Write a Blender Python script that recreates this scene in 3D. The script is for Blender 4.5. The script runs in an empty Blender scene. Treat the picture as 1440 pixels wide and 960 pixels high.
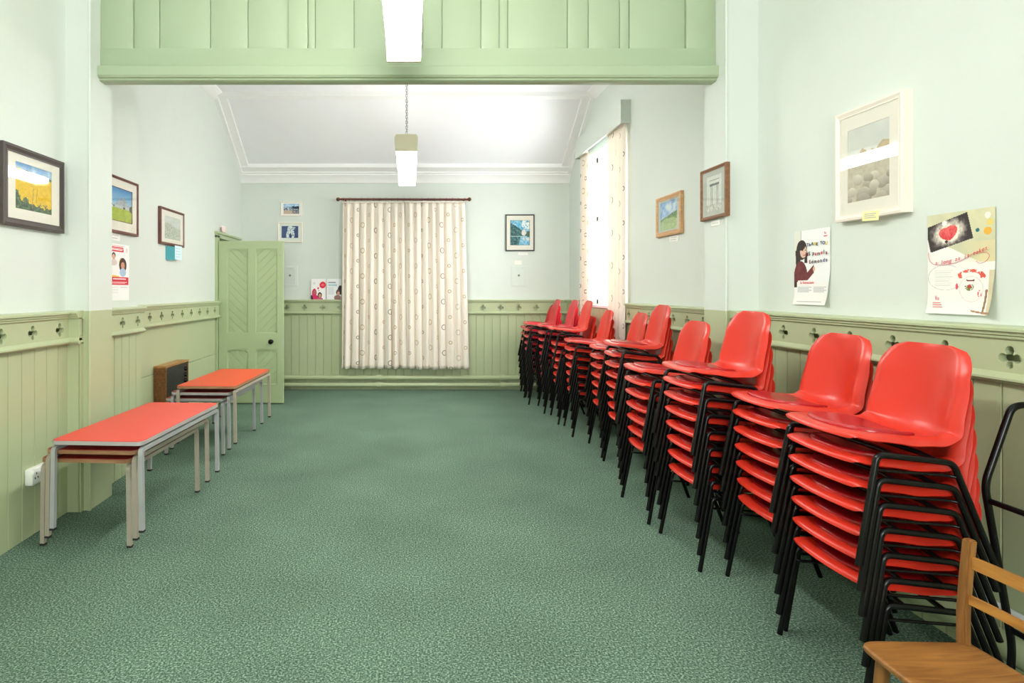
import bpy, bmesh, math, random
import numpy as np
from mathutils import Vector, Matrix
from math import sin, cos, pi, radians

random.seed(7)
SC = bpy.context.scene
COL = SC.collection
CAMZ = 1.42
F = 835.0

# ------------------------------------------------------------------ materials
def lin(c):
    return tuple(((x / 255.0) / 12.92 if x / 255.0 <= 0.04045 else ((x / 255.0 + 0.055) / 1.055) ** 2.4) for x in c)

def nt(name):
    m = bpy.data.materials.new(name)
    m.use_nodes = True
    t = m.node_tree
    return m, t, t.nodes, t.links, t.nodes['Principled BSDF']

def mat(name, rgb, rough=0.5, metal=0.0, var=0.0, vscale=6.0, bump=0.0, bscale=60.0, spec=0.5, coat=0.0):
    m, t, N, L, p = nt(name)
    c = lin(rgb)
    p.inputs['Base Color'].default_value = (*c, 1)
    p.inputs['Roughness'].default_value = rough
    p.inputs['Metallic'].default_value = metal
    p.inputs['Specular IOR Level'].default_value = spec
    p.inputs['Coat Weight'].default_value = coat
    tc = N.new('ShaderNodeTexCoord')
    if var > 0:
        n = N.new('ShaderNodeTexNoise'); n.inputs['Scale'].default_value = vscale; n.inputs['Detail'].default_value = 5
        L.new(tc.outputs['Object'], n.inputs['Vector'])
        mx = N.new('ShaderNodeMix'); mx.data_type = 'RGBA'
        mx.inputs[6].default_value = (*[x * (1 - var) for x in c], 1)
        mx.inputs[7].default_value = (*[min(1, x * (1 + var)) for x in c], 1)
        L.new(n.outputs['Fac'], mx.inputs[0]); L.new(mx.outputs[2], p.inputs['Base Color'])
    if bump > 0:
        n2 = N.new('ShaderNodeTexNoise'); n2.inputs['Scale'].default_value = bscale; n2.inputs['Detail'].default_value = 3
        L.new(tc.outputs['Object'], n2.inputs['Vector'])
        b = N.new('ShaderNodeBump'); b.inputs['Strength'].default_value = bump; b.inputs['Distance'].default_value = 0.004
        L.new(n2.outputs['Fac'], b.inputs['Height']); L.new(b.outputs['Normal'], p.inputs['Normal'])
    return m

def wood(name, a, b, rough=0.4, scale=3.0, axis=0):
    m, t, N, L, p = nt(name)
    tc = N.new('ShaderNodeTexCoord'); mp = N.new('ShaderNodeMapping')
    s = [14.0, 14.0, 14.0]; s[axis] = 1.5
    mp.inputs['Scale'].default_value = s
    L.new(tc.outputs['Object'], mp.inputs['Vector'])
    n = N.new('ShaderNodeTexNoise'); n.inputs['Scale'].default_value = scale; n.inputs['Detail'].default_value = 6
    n.inputs['Distortion'].default_value = 1.2
    L.new(mp.outputs['Vector'], n.inputs['Vector'])
    r = N.new('ShaderNodeValToRGB')
    r.color_ramp.elements[0].position = 0.32; r.color_ramp.elements[0].color = (*lin(a), 1)
    r.color_ramp.elements[1].position = 0.68; r.color_ramp.elements[1].color = (*lin(b), 1)
    L.new(n.outputs['Fac'], r.inputs['Fac']); L.new(r.outputs['Color'], p.inputs['Base Color'])
    p.inputs['Roughness'].default_value = rough
    return m

def carpet():
    m, t, N, L, p = nt('green_carpet_pile')
    tc = N.new('ShaderNodeTexCoord')
    n = N.new('ShaderNodeTexNoise'); n.inputs['Scale'].default_value = 118; n.inputs['Detail'].default_value = 4
    n.inputs['Roughness'].default_value = 0.7
    L.new(tc.outputs['Object'], n.inputs['Vector'])
    r = N.new('ShaderNodeValToRGB')
    e = r.color_ramp.elements
    e[0].position = 0.38; e[0].color = (*lin((50, 74, 60)), 1)
    e[1].position = 0.63; e[1].color = (*lin((152, 174, 154)), 1)
    k = e.new(0.52); k.color = (*lin((93, 118, 102)), 1)
    L.new(n.outputs['Fac'], r.inputs['Fac'])
    n2 = N.new('ShaderNodeTexNoise'); n2.inputs['Scale'].default_value = 1.6; n2.inputs['Detail'].default_value = 4
    L.new(tc.outputs['Object'], n2.inputs['Vector'])
    mr = N.new('ShaderNodeMapRange'); mr.inputs[1].default_value = 0.3; mr.inputs[2].default_value = 0.7
    mr.inputs[3].default_value = 0.86; mr.inputs[4].default_value = 1.12
    L.new(n2.outputs['Fac'], mr.inputs[0])
    mx = N.new('ShaderNodeMix'); mx.data_type = 'RGBA'; mx.blend_type = 'MULTIPLY'; mx.inputs[0].default_value = 1
    L.new(r.outputs['Color'], mx.inputs[6]); L.new(mr.outputs[0], mx.inputs[7])
    L.new(mx.outputs[2], p.inputs['Base Color'])
    b = N.new('ShaderNodeBump'); b.inputs['Strength'].default_value = 0.2; b.inputs['Distance'].default_value = 0.003
    L.new(n.outputs['Fac'], b.inputs['Height']); L.new(b.outputs['Normal'], p.inputs['Normal'])
    p.inputs['Roughness'].default_value = 0.95; p.inputs['Specular IOR Level'].default_value = 0.15
    return m

def curtain_mat():
    """cream cloth with rows of stitched rings; UV in metres along the cloth"""
    m, t, N, L, p = nt('cream_ring_cloth')
    uv = N.new('ShaderNodeUVMap'); uv.uv_map = 'UVMap'
    sp = N.new('ShaderNodeSeparateXYZ'); L.new(uv.outputs['UV'], sp.inputs[0])
    def M(op, a, b=None, c=None):
        n = N.new('ShaderNodeMath'); n.operation = op
        for i, v in enumerate((a, b, c)):
            if v is None: continue
            if isinstance(v, (int, float)): n.inputs[i].default_value = v
            else: L.new(v, n.inputs[i])
        return n.outputs[0]
    PU, PV = 0.15, 0.36
    cu = M('DIVIDE', sp.outputs['X'], PU)
    ci = M('FLOOR', cu)
    fu = M('SUBTRACT', M('SUBTRACT', cu, ci), 0.5)
    off = M('MULTIPLY', M('MODULO', M('MULTIPLY', ci, 3.0), 5.0), 0.2)
    cv = M('ADD', M('DIVIDE', sp.outputs['Y'], PV), off)
    cj = M('FLOOR', cv)
    fv = M('SUBTRACT', M('SUBTRACT', cv, cj), 0.5)
    du = M('MULTIPLY', fu, PU); dv = M('MULTIPLY', fv, PV)
    d = M('SQRT', M('ADD', M('MULTIPLY', du, du), M('MULTIPLY', dv, dv)))
    odd = M('MODULO', ci, 2.0)
    rad = M('ADD', 0.021, M('MULTIPLY', odd, 0.013))
    ring = M('LESS_THAN', M('ABSOLUTE', M('SUBTRACT', d, rad)), 0.0055)
    tone = M('FRACT', M('MULTIPLY', M('ADD', M('MULTIPLY', ci, 0.37), M('MULTIPLY', cj, 0.0)), 1.0))
    cr = N.new('ShaderNodeValToRGB'); cr.color_ramp.interpolation = 'CONSTANT'
    e = cr.color_ramp.elements
    e[0].position = 0; e[0].color = (*lin((120, 104, 92)), 1)
    e[1].position = 0.34; e[1].color = (*lin((186, 166, 120)), 1)
    k = e.new(0.67); k.color = (*lin((204, 186, 172)), 1)
    L.new(tone, cr.inputs['Fac'])
    mx = N.new('ShaderNodeMix'); mx.data_type = 'RGBA'
    mx.inputs[6].default_value = (*lin((246, 237, 226)), 1)
    L.new(cr.outputs['Color'], mx.inputs[7]); L.new(M('MULTIPLY', ring, 0.85), mx.inputs[0])
    L.new(mx.outputs[2], p.inputs['Base Color'])
    p.inputs['Roughness'].default_value = 0.9; p.inputs['Specular IOR Level'].default_value = 0.1
    tr = N.new('ShaderNodeBsdfTranslucent'); L.new(mx.outputs[2], tr.inputs['Color'])
    ms = N.new('ShaderNodeMixShader'); ms.inputs[0].default_value = 0.14
    L.new(p.outputs[0], ms.inputs[1]); L.new(tr.outputs[0], ms.inputs[2])
    L.new(ms.outputs[0], N['Material Output'].inputs['Surface'])
    return m

def glass_mat(name='clear_pane', refl=1.0):
    m = bpy.data.materials.new(name); m.use_nodes = True
    t = m.node_tree; N = t.nodes; L = t.links
    N.remove(N['Principled BSDF'])
    tr = N.new('ShaderNodeBsdfTransparent'); tr.inputs['Color'].default_value = (0.97, 0.98, 0.97, 1)
    gl = N.new('ShaderNodeBsdfGlossy'); gl.inputs['Roughness'].default_value = 0.02
    ge = N.new('ShaderNodeNewGeometry'); dp = N.new('ShaderNodeVectorMath'); dp.operation = 'DOT_PRODUCT'
    L.new(ge.outputs['Normal'], dp.inputs[0]); L.new(ge.outputs['Incoming'], dp.inputs[1])
    def mth(op, x, y=None):
        n = N.new('ShaderNodeMath'); n.operation = op
        for i, v in enumerate((x, y)):
            if v is None: continue
            if isinstance(v, (int, float)): n.inputs[i].default_value = v
            else: L.new(v, n.inputs[i])
        return n
    om = mth('SUBTRACT', 1.0, mth('ABSOLUTE', dp.outputs['Value']).outputs[0])
    mu = mth('ADD', mth('MULTIPLY', mth('POWER', om.outputs[0], 5.0).outputs[0], 0.9 * refl).outputs[0], 0.04 * refl)
    ms = N.new('ShaderNodeMixShader')
    L.new(mu.outputs[0], ms.inputs[0]); L.new(tr.outputs[0], ms.inputs[1]); L.new(gl.outputs[0], ms.inputs[2])
    L.new(ms.outputs[0], N['Material Output'].inputs['Surface'])
    return m

def emit(name, rgb, s):
    m, t, N, L, p = nt(name)
    p.inputs['Base Color'].default_value = (0.9, 0.9, 0.88, 1)
    p.inputs['Emission Color'].default_value = (*lin(rgb), 1)
    p.inputs['Emission Strength'].default_value = s
    return m

def printed():
    m, t, N, L, p = nt('printed_colour')
    a = N.new('ShaderNodeAttribute'); a.attribute_name = 'Col'
    L.new(a.outputs['Color'], p.inputs['Base Color'])
    p.inputs['Roughness'].default_value = 0.6; p.inputs['Specular IOR Level'].default_value = 0.25
    return m

LAMP = 25.0
M = dict(
    mint=mat('mint_wall_paint', (213, 220, 214), 0.6, var=0.02, bump=0.12, bscale=25),
    green=mat('sage_green_gloss', (178, 188, 150), 0.34, var=0.03, vscale=3, bump=0.06, bscale=18),
    bulk=mat('pale_sage_bulkhead_paint', (168, 184, 153), 0.4, var=0.03, vscale=4),
    door=mat('sage_green_door_paint', (169, 186, 145), 0.4, var=0.03, vscale=4),
    ceil=mat('white_ceiling_paint', (240, 240, 245), 0.8, var=0.01),
    white=mat('white_trim_gloss', (246, 246, 247), 0.45),
    carpet=carpet(),
    red=mat('red_moulded_plastic', (206, 48, 32), 0.30, var=0.04, vscale=9, bump=0.05, bscale=300),
    crim=mat('crimson_moulded_plastic', (192, 34, 46), 0.32, var=0.04, vscale=9),
    pad=mat('crimson_vinyl', (168, 18, 28), 0.22, var=0.05, vscale=12, bump=0.05, bscale=80),
    black=mat('black_enamelled_tube', (14, 13, 14), 0.25, var=0.1, vscale=20, spec=0.3),
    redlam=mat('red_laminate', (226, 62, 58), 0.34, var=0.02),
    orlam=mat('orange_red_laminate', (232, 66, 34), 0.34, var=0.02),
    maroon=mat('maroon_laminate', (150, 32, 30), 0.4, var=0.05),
    greyedge=mat('grey_edge_strip', (176, 172, 170), 0.45, var=0.06, vscale=14),
    woodedge=wood('plywood_edge', (140, 96, 66), (178, 134, 98), 0.5),
    steel=mat('silver_grey_leg_paint', (172, 172, 174), 0.4, 0.15, var=0.07, vscale=12),
    beige=mat('worn_beige_leg_paint', (170, 160, 146), 0.45, 0.0, var=0.12, vscale=16),
    rubber=mat('black_rubber', (26, 26, 26), 0.7),
    oak=wood('honey_oak', (126, 80, 38), (164, 112, 58), 0.35, axis=0),
    oakz=wood('honey_oak_upright', (118, 76, 36), (158, 108, 56), 0.35, axis=2),
    oaky=wood('honey_oak_rail', (150, 96, 40), (190, 132, 62), 0.32, axis=1),
    teak=wood('teak_veneer', (98, 58, 28), (138, 88, 46), 0.4, axis=1),
    teakl=wood('light_teak_veneer', (150, 104, 56), (184, 136, 80), 0.4, axis=1),
    blackp=mat('black_front_panel', (40, 38, 38), 0.45),
    plast=mat('white_plastic', (236, 236, 232), 0.35),
    olive=mat('ivory_metal_cap', (222, 216, 190), 0.5),
    lamp=emit('lit_diffuser', (255, 251, 244), LAMP),
    chain=mat('grey_metal_chain', (140, 140, 138), 0.35, 0.8),
    rod=wood('mahogany_pole', (78, 34, 24), (110, 54, 38), 0.35, axis=0),
    cloth=curtain_mat(),
    glass=glass_mat('picture_glass', 1.0),
    pane=glass_mat('window_glass', 0.6),
    printed=printed(),
    paper=mat('white_paper', (240, 240, 236), 0.7),
    mount=mat('ivory_mount_board', (246, 238, 230), 0.8),
    greymount=mat('grey_mount_board', (196, 198, 192), 0.8),
    fdark=mat('dark_brown_moulding', (70, 60, 58), 0.4, var=0.1, vscale=20),
    fred=wood('red_brown_moulding', (92, 54, 48), (120, 74, 66), 0.4),
    fblack=mat('charcoal_moulding', (58, 64, 66), 0.4),
    flight=wood('pale_oak_moulding', (186, 140, 92), (214, 170, 122), 0.45),
    fbrown=wood('walnut_moulding', (112, 74, 48), (146, 100, 68), 0.4),
    fwhite=mat('off_white_moulding', (238, 229, 218), 0.4),
    yellow=mat('pale_yellow_paper', (240, 234, 170), 0.7),
    teal=mat('teal_card', (60, 150, 160), 0.7),
    paleblue=mat('pale_blue_paper', (206, 232, 240), 0.7),
    pink=mat('pale_pink_plastic', (232, 212, 208), 0.5),
    ink=mat('black_print', (40, 40, 44), 0.6),
    inkred=mat('red_print', (214, 50, 66), 0.6),
    inkpink=mat('pink_print', (214, 90, 116), 0.6),
    inkyel=mat('yellow_print', (226, 196, 60), 0.6),
    inkblue=mat('blue_print', (60, 70, 150), 0.6),
    inkgrey=mat('grey_print', (176, 176, 178), 0.6),
    inkwhite=mat('white_print', (250, 250, 250), 0.6),
    inkmar=mat('maroon_print', (120, 36, 46), 0.6),
    conduit=mat('white_conduit', (214, 220, 224), 0.4),
    stone=mat('pale_outside_ground', (190, 190, 186), 0.9),
)

# ------------------------------------------------------------------ mesh helpers
def link(name, me, m, parent=None, smooth=None):
    o = bpy.data.objects.new(name, me)
    COL.objects.link(o)
    if m is not None:
        for x in (m if isinstance(m, (list, tuple)) else [m]):
            me.materials.append(x)
    if parent is not None: o.parent = parent
    if smooth is not None:
        for p in me.polygons: p.use_smooth = True
        if smooth < 180:
            try: me.set_sharp_from_angle(angle=radians(smooth))
            except Exception: pass
    return o

def fin(name, bm, m, parent=None, smooth=None, recalc=True):
    if recalc: bmesh.ops.recalc_face_normals(bm, faces=bm.faces)
    me = bpy.data.meshes.new(name)
    bm.to_mesh(me); bm.free()
    return link(name, me, m, parent, smooth)

def box(bm, x0, x1, y0, y1, z0, z1, mi=0, bev=0.0):
    vs = [bm.verts.new((x, y, z)) for x in (x0, x1) for y in (y0, y1) for z in (z0, z1)]
    idx = [(0, 1, 3, 2), (4, 6, 7, 5), (0, 4, 5, 1), (2, 3, 7, 6), (0, 2, 6, 4), (1, 5, 7, 3)]
    fs = []
    for f in idx:
        fc = bm.faces.new([vs[i] for i in f]); fc.material_index = mi; fs.append(fc)
    if bev > 0:
        es = list({e for f in fs for e in f.edges})
        r = bmesh.ops.bevel(bm, geom=es, offset=bev, segments=2, affect='EDGES', profile=0.5)
        for f in r['faces']: f.material_index = mi
    return fs

def prism(bm, poly, axis_dir, length, origin, ua, va, mi=0):
    """extrude closed polygon [(a,b)] given in axes ua,va from origin along axis_dir*length"""
    o = Vector(origin); ua = Vector(ua); va = Vector(va); d = Vector(axis_dir) * length
    A = [bm.verts.new(o + ua * a + va * b) for a, b in poly]
    B = [bm.verts.new(o + ua * a + va * b + d) for a, b in poly]
    n = len(poly)
    for i in range(n):
        f = bm.faces.new((A[i], A[(i + 1) % n], B[(i + 1) % n], B[i])); f.material_index = mi
    f = bm.faces.new(A); f.material_index = mi
    f = bm.faces.new(B[::-1]); f.material_index = mi

def fillet(pts, r, n=6):
    P = [Vector(p) for p in pts]
    out = [P[0]]
    for i in range(1, len(P) - 1):
        a = (P[i - 1] - P[i]); b = (P[i + 1] - P[i])
        rr = min(r, a.length * 0.48, b.length * 0.48)
        p0 = P[i] + a.normalized() * rr; p1 = P[i] + b.normalized() * rr
        for k in range(n + 1):
            t = k / n
            out.append(p0 * (1 - t) ** 2 + P[i] * 2 * t * (1 - t) + p1 * t ** 2)
    out.append(P[-1])
    return out

def tube(bm, pts, r, seg=10, closed=False, mi=0, sq=False):
    P = [Vector(p) for p in pts]
    n = len(P)
    rr = r if isinstance(r, (list, tuple)) else [r] * n
    rings = []
    nrm = None
    for i in range(n):
        if closed: t = (P[(i + 1) % n] - P[i - 1]).normalized()
        else: t = (P[min(i + 1, n - 1)] - P[max(i - 1, 0)]).normalized()
        if nrm is None:
            up = Vector((0, 0, 1)) if abs(t.z) < 0.9 else Vector((0, 1, 0))
            nrm = (up - t * up.dot(t)).normalized()
        else:
            nrm = (nrm - t * nrm.dot(t)).normalized()
        b = t.cross(nrm)
        ring = []
        for k in range(seg):
            a = 2 * pi * k / seg + (pi / 4 if sq else 0)
            ring.append(bm.verts.new(P[i] + (nrm * cos(a) + b * sin(a)) * rr[i]))
        rings.append(ring)
    m = n if closed else n - 1
    for i in range(m):
        A, B = rings[i], rings[(i + 1) % n]
        for k in range(seg):
            f = bm.faces.new((A[k], A[(k + 1) % seg], B[(k + 1) % seg], B[k])); f.material_index = mi
    if not closed:
        f = bm.faces.new(rings[0][::-1]); f.material_index = mi
        f = bm.faces.new(rings[-1]); f.material_index = mi

def lathe(bm, prof, origin, axis=(0, 0, 1), seg=20, mi=0):
    """prof [(radius, height)] spun about axis"""
    ax = Vector(axis).normalized()
    u = ax.orthogonal().normalized(); v = ax.cross(u); o = Vector(origin)
    rings = []
    for r, h in prof:
        if r < 1e-6: rings.append([bm.verts.new(o + ax * h)])
        else: rings.append([bm.verts.new(o + ax * h + (u * cos(2 * pi * k / seg) + v * sin(2 * pi * k / seg)) * r) for k in range(seg)])
    for A, B in zip(rings[:-1], rings[1:]):
        for k in range(seg):
            k2 = (k + 1) % seg
            if len(A) == 1 and len(B) == 1: continue
            if len(A) == 1: f = bm.faces.new((A[0], B[k2], B[k]))
            elif len(B) == 1: f = bm.faces.new((A[k], A[k2], B[0]))
            else: f = bm.faces.new((A[k], A[k2], B[k2], B[k]))
            f.material_index = mi
    for R, rev in ((rings[0], True), (rings[-1], False)):
        if len(R) > 1:
            f = bm.faces.new(R[::-1] if rev else R); f.material_index = mi

def tag(o, label, cat, group=None):
    o['label'] = label; o['category'] = cat
    if group: o['group'] = group
    return o

def struct(o):
    o['kind'] = 'structure'
    return o

def thing(name, label, cat, loc=(0, 0, 0), rz=0.0, group=None):
    o = bpy.data.objects.new(name, None); COL.objects.link(o)
    o.location = loc; o.rotation_euler = (0, 0, rz); o.empty_display_size = 0.1
    return tag(o, label, cat, group)

def dup(root, loc, rz, label, group=None):
    r = root.copy(); COL.objects.link(r)
    r.location = loc; r.rotation_euler = (0, 0, rz); r['label'] = label
    if group: r['group'] = group
    for ch in list(root.children):
        c = ch.copy(); COL.objects.link(c); c.parent = r
        for g in list(ch.children):
            d = g.copy(); COL.objects.link(d); d.parent = c
    return r

def BM(): return bmesh.new()

# ------------------------------------------------------------------ room dimensions
XL, XL2, XR, XR2 = -2.225, -2.43, 2.245, 2.285
YB, YF, YS = 8.53, -3.0, 4.84
PLX, PRX = -2.07, 2.04          # inner faces of the two piers
PY0, PY1 = 3.83, 4.12
ZC, DADO = 3.86, 1.26
YK, ZK = 7.36, 3.09             # where the back slope starts, eaves height at the back wall

b = BM(); box(b, -3.9, 2.6, YF - 0.2, YB + 0.2, -0.1, 0.0)
struct(fin('floor', b, M['carpet']))

# left wall : material 0 mint above the dado, 1 green below
b = BM()
def wbox(x0, x1, y0, y1, z0=0.0, z1=4.05):
    if z0 < DADO:
        box(b, x0, x1, y0, y1, z0, min(DADO, z1), 1)
    if z1 > DADO:
        box(b, x0, x1, y0, y1, max(DADO, z0), z1, 0)
wbox(-2.65, XL, YF, YS)
wbox(-2.65, XL2, YS, 7.47)
wbox(-2.65, XL2, 7.47, 8.30, 2.08, 4.05)
wbox(-2.65, XL2, 8.30, YB)
struct(fin('wall_left', b, [M['mint'], M['green']]))
# small lobby beyond the doorway
b = BM()
box(b, -3.85, -2.65, 7.2, 7.3, 0, 2.5); box(b, -3.85, -2.65, 8.42, 8.52, 0, 2.5)
box(b, -3.9, -3.85, 7.2, 8.52, 0, 2.5); box(b, -3.9, -2.65, 7.2, 8.52, 2.5, 2.55)
struct(fin('wall_lobby', b, M['mint']))

b = BM()
WY0, WY1, WZ0, WZ1 = 6.32, 7.66, 1.24, 3.12
wbox(XR, 2.6, YF, PY1 - 0.05)
wbox(XR2, 2.6, PY1 - 0.05, WY0)
wbox(XR2, 2.6, WY1, YB)
wbox(XR2, 2.6, WY0, WY1, 0, WZ0)
wbox(XR2, 2.6, WY0, WY1, WZ1, 4.05)
struct(fin('wall_right', b, [M['mint'], M['green']]))

b = BM(); wbox(-2.65, 2.6, YB, YB + 0.2)
struct(fin('wall_back', b, [M['mint'], M['green']]))

b = BM()
FX0, FX1, FZ0, FZ1 = -1.3, 1.3, 1.2, 3.1  # opening for the added window behind the camera
wbox(-2.65, FX0, YF - 0.2, YF); wbox(FX1, 2.6, YF - 0.2, YF)
wbox(FX0, FX1, YF - 0.2, YF, 0, FZ0); wbox(FX0, FX1, YF - 0.2, YF, FZ1, 4.05)
struct(fin('wall_front', b, [M['mint'], M['green']]))

# piers either side of the opening (paint changes at dado height)
for nm, x0, x1 in (('wall_left_pier', XL - 0.1, PLX), ('wall_right_pier', PRX, XR + 0.1)):
    b = BM()
    box(b, x0, x1, PY0, PY1, 0, 1.287, 1); box(b, x0, x1, PY0, PY1, 1.287, 4.0, 0)
    xe = x1 if x1 < 0 else x0
    for z0, z1, mi in ((0, 1.287, 1), (1.287, 4.0, 0)):      # corner bead
        lathe(b, [(0.009, z0), (0.009, z1)], (xe, PY0 + 0.002, 0), seg=10, mi=mi)
    struct(fin(nm, b, [M['mint'], M['green']], smooth=40))

# ceiling : flat part + slope down to the back wall
b = BM()
box(b, -2.65, 2.6, YF - 0.2, YK, ZC, ZC + 0.15)
prism(b, [(YK, ZC), (YB + 0.2, ZK - (ZC - ZK) * 0.2 / (YB - YK)), (YB + 0.2, ZC + 0.15), (YK, ZC + 0.15)], (1, 0, 0), 5.25, (-2.65, 0, 0), (0, 1, 0), (0, 0, 1))
struct(fin('ceiling', b, M['ceil']))

sl = (ZK - ZC) / (YB - YK)
def zs(y): return ZC + sl * (y - YK)
b = BM()
# beam where slope meets flat ceiling
box(b, XL2, XR2, YK - 0.07, YK + 0.06, ZC - 0.055, ZC + 0.02)
# rake boards at both walls
for xa, xb in ((XL2, XL2 + 0.15), (XR2 - 0.15, XR2)):
    prism(b, [(YK, ZC - 0.04), (YB - 0.06, zs(YB - 0.06) - 0.04), (YB - 0.06, zs(YB - 0.06) + 0.02), (YK, ZC + 0.02)], (1, 0, 0), xb - xa, (xa, 0, 0), (0, 1, 0), (0, 0, 1))
for xa, xb in ((XL2, XL2 + 0.05), (XR2 - 0.05, XR2)):
    prism(b, [(YK, ZC - 0.075), (YB - 0.06, zs(YB - 0.06) - 0.075), (YB - 0.06, zs(YB - 0.06) + 0.02), (YK, ZC + 0.02)], (1, 0, 0), xb - xa, (xa, 0, 0), (0, 1, 0), (0, 0, 1))
# cornice on the back wall, stepped crown profile
cor = [(0, 2.955), (0.022, 2.955), (0.03, 2.975), (0.045, 3.02), (0.085, 3.06), (0.085, 3.075), (0.105, 3.085), (0.105, 3.105), (0.15, 3.13), (0.19, 3.145), (0.19, 3.165), (0.17, 3.165), (0.17, 3.26), (0, 3.26)]
prism(b, cor, (1, 0, 0), XR2 - XL2, (XL2, YB, 0), (0, -1, 0), (0, 0, 1))
# cornice along the side walls under the flat ceiling
for xw, sgn in ((XL2, 1), (XR2, -1)):
    prism(b, [(0, ZC - 0.08), (0.03, ZC - 0.075), (0.12, ZC - 0.015), (0.12, ZC + 0.02), (0, ZC + 0.02)], (0, 1, 0), YK - PY1, (xw, PY1, 0), (sgn, 0, 0), (0, 0, 1))
struct(fin('trim_1', b, M['white'], smooth=30))

# ------------------------------------------------------------------ dado and wainscot
def quatre():
    cs = [(0, 0, .017), (0, .027, .0165), (-.026, -.001, .0165), (.026, -.001, .0165), (0, -.028, .0125)]
    out = []
    for k in range(56):
        a = 2 * pi * k / 56; dx, dy = cos(a), sin(a); best = 0
        for cx, cy, r in cs:
            bq = dx * cx + dy * cy; cq = cx * cx + cy * cy - r * r; D = bq * bq - cq
            if D >= 0: best = max(best, bq + math.sqrt(D))
        out.append((best * dx, best * dy))
    return out
QF = quatre()

def frieze_mesh(L, z0, z1, depth, holes):
    cu = bpy.data.curves.new('frieze', 'CURVE'); cu.dimensions = '2D'; cu.fill_mode = 'BOTH'
    cu.extrude = depth / 2; cu.bevel_depth = 0
    def spl(pts):
        s = cu.splines.new('POLY'); s.points.add(len(pts) - 1)
        for p, q in zip(s.points, pts): p.co = (q[0], q[1], 0, 1)
        s.use_cyclic_u = True
    spl([(0, z0), (L, z0), (L, z1), (0, z1)])
    zc = (z0 + z1) / 2
    for h in holes: spl([(h + x, zc + y) for x, y in QF])
    o = bpy.data.objects.new('tmp', cu); COL.objects.link(o)
    dg = bpy.context.evaluated_depsgraph_get()
    me = bpy.data.meshes.new_from_object(o.evaluated_get(dg))
    bpy.data.objects.remove(o); bpy.data.curves.remove(cu)
    return me

TRIM = [2]
CAP = [(0, 1.29), (.076, 1.286), (.082, 1.28), (.082, 1.27), (.070, 1.266), (.070, 1.256), (.062, 1.252), (.062, 1.244), (.054, 1.238), (0, 1.238)]
LOW = [(0, 1.118), (.050, 1.118), (.068, 1.104), (.072, 1.098), (.072, 1.09), (.062, 1.086), (.056, 1.078), (0, 1.078)]

def dado(origin, d, n, L, phase, pitch=0.264, boards=True, caps=True, end_in=0.0):
    """dado with pierced frieze: origin on wall at floor, d along wall, n into room"""
    O = Vector(origin); d = Vector(d); n = Vector(n); Z = Vector((0, 0, 1))
    holes = []
    h = phase
    while h < L - 0.045:
        if h > 0.045: holes.append(h)
        h += pitch
    me = frieze_mesh(L, 1.10, 1.245, 0.03, holes)
    bm = BM(); bm.from_mesh(me); bpy.data.meshes.remove(me)
    for v in bm.verts:
        x, y, z = v.co
        v.co = O + d * x + Z * y + n * (0.035 + z)
    if caps:
        prism(bm, CAP, d, L, O, n, Z); prism(bm, LOW, d, L, O, n, Z)
    TRIM[0] += 1
    struct(fin('trim_%d' % TRIM[0], bm, M['green'], smooth=25))
    if boards:
        bm = BM()
        w = 0.115; g = 0.0045
        pts = [(0.0, 0.030)]
        x = (phase * 1.7) % w
        while x < L - 0.01:
            if x > 0.01: pts += [(x - g, 0.030), (x - g * .3, 0.0215), (x + g * .3, 0.0215), (x + g, 0.030)]
            x += w
        pts.append((L, 0.030)); pts += [(L, 0), (0, 0)]
        A = [bm.verts.new(O + d * p + n * q) for p, q in pts]
        B = [bm.verts.new(O + d * p + n * q + Z * 1.085) for p, q in pts]
        for i in range(len(pts) - 1): bm.faces.new((A[i], A[i + 1], B[i + 1], B[i]))
        TRIM[0] += 1
        struct(fin('trim_%d' % TRIM[0], bm, M['green']))

dado((XL, YF, 0), (0, 1, 0), (1, 0, 0), PY0 - YF, (3.157 - YF) % 0.264)
dado((XL, PY0, 0), (1, 0, 0), (0, -1, 0), 0.118, 5.0)
dado((XL, PY1, 0), (0, 1, 0), (1, 0, 0), YS - PY1, 0.37, pitch=0.25)
dado((XL2, YS, 0), (0, 1, 0), (1, 0, 0), 7.39 - YS, (5.426 - YS) % 0.2575, pitch=0.2575, boards=False)
dado((XL2, YB, 0), (1, 0, 0), (0, -1, 0), XR2 - XL2, 0.157, pitch=0.2545)
dado((XR, PY0, 0), (0, -1, 0), (-1, 0, 0), PY0 - YF, 0.336)
dado((PRX + 0.018, PY0, 0), (1, 0, 0), (0, -1, 0), XR - PRX - 0.018, 5.0)
dado((XR2, PY1, 0), (0, 1, 0), (-1, 0, 0), 6.14 - PY1, 0.16, pitch=0.2565)
dado((XR2, 7.84, 0), (0, 1, 0), (-1, 0, 0), YB - 7.84, 0.16, pitch=0.2565)
# boards under the window + lower panel on the left recess
b = BM()
for k in range(14):
    y0 = 6.14 + k * 0.1214
    box(b, XR2 - 0.016, XR2, y0 + 0.002, y0 + 0.1194, 0, 1.2, bev=0.003)
TRIM[0] += 1; struct(fin('trim_%d' % TRIM[0], b, M['green']))
b = BM(); box(b, XL2, XL2 + 0.012, YS + 0.01, 7.36, 0.0, 0.628, bev=0.003); box(b, XL2, XL2 + 0.012, YS + 0.01, 7.36, 0.634, 1.085, bev=0.003)
TRIM[0] += 1; struct(fin('trim_%d' % TRIM[0], b, M['green']))

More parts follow.
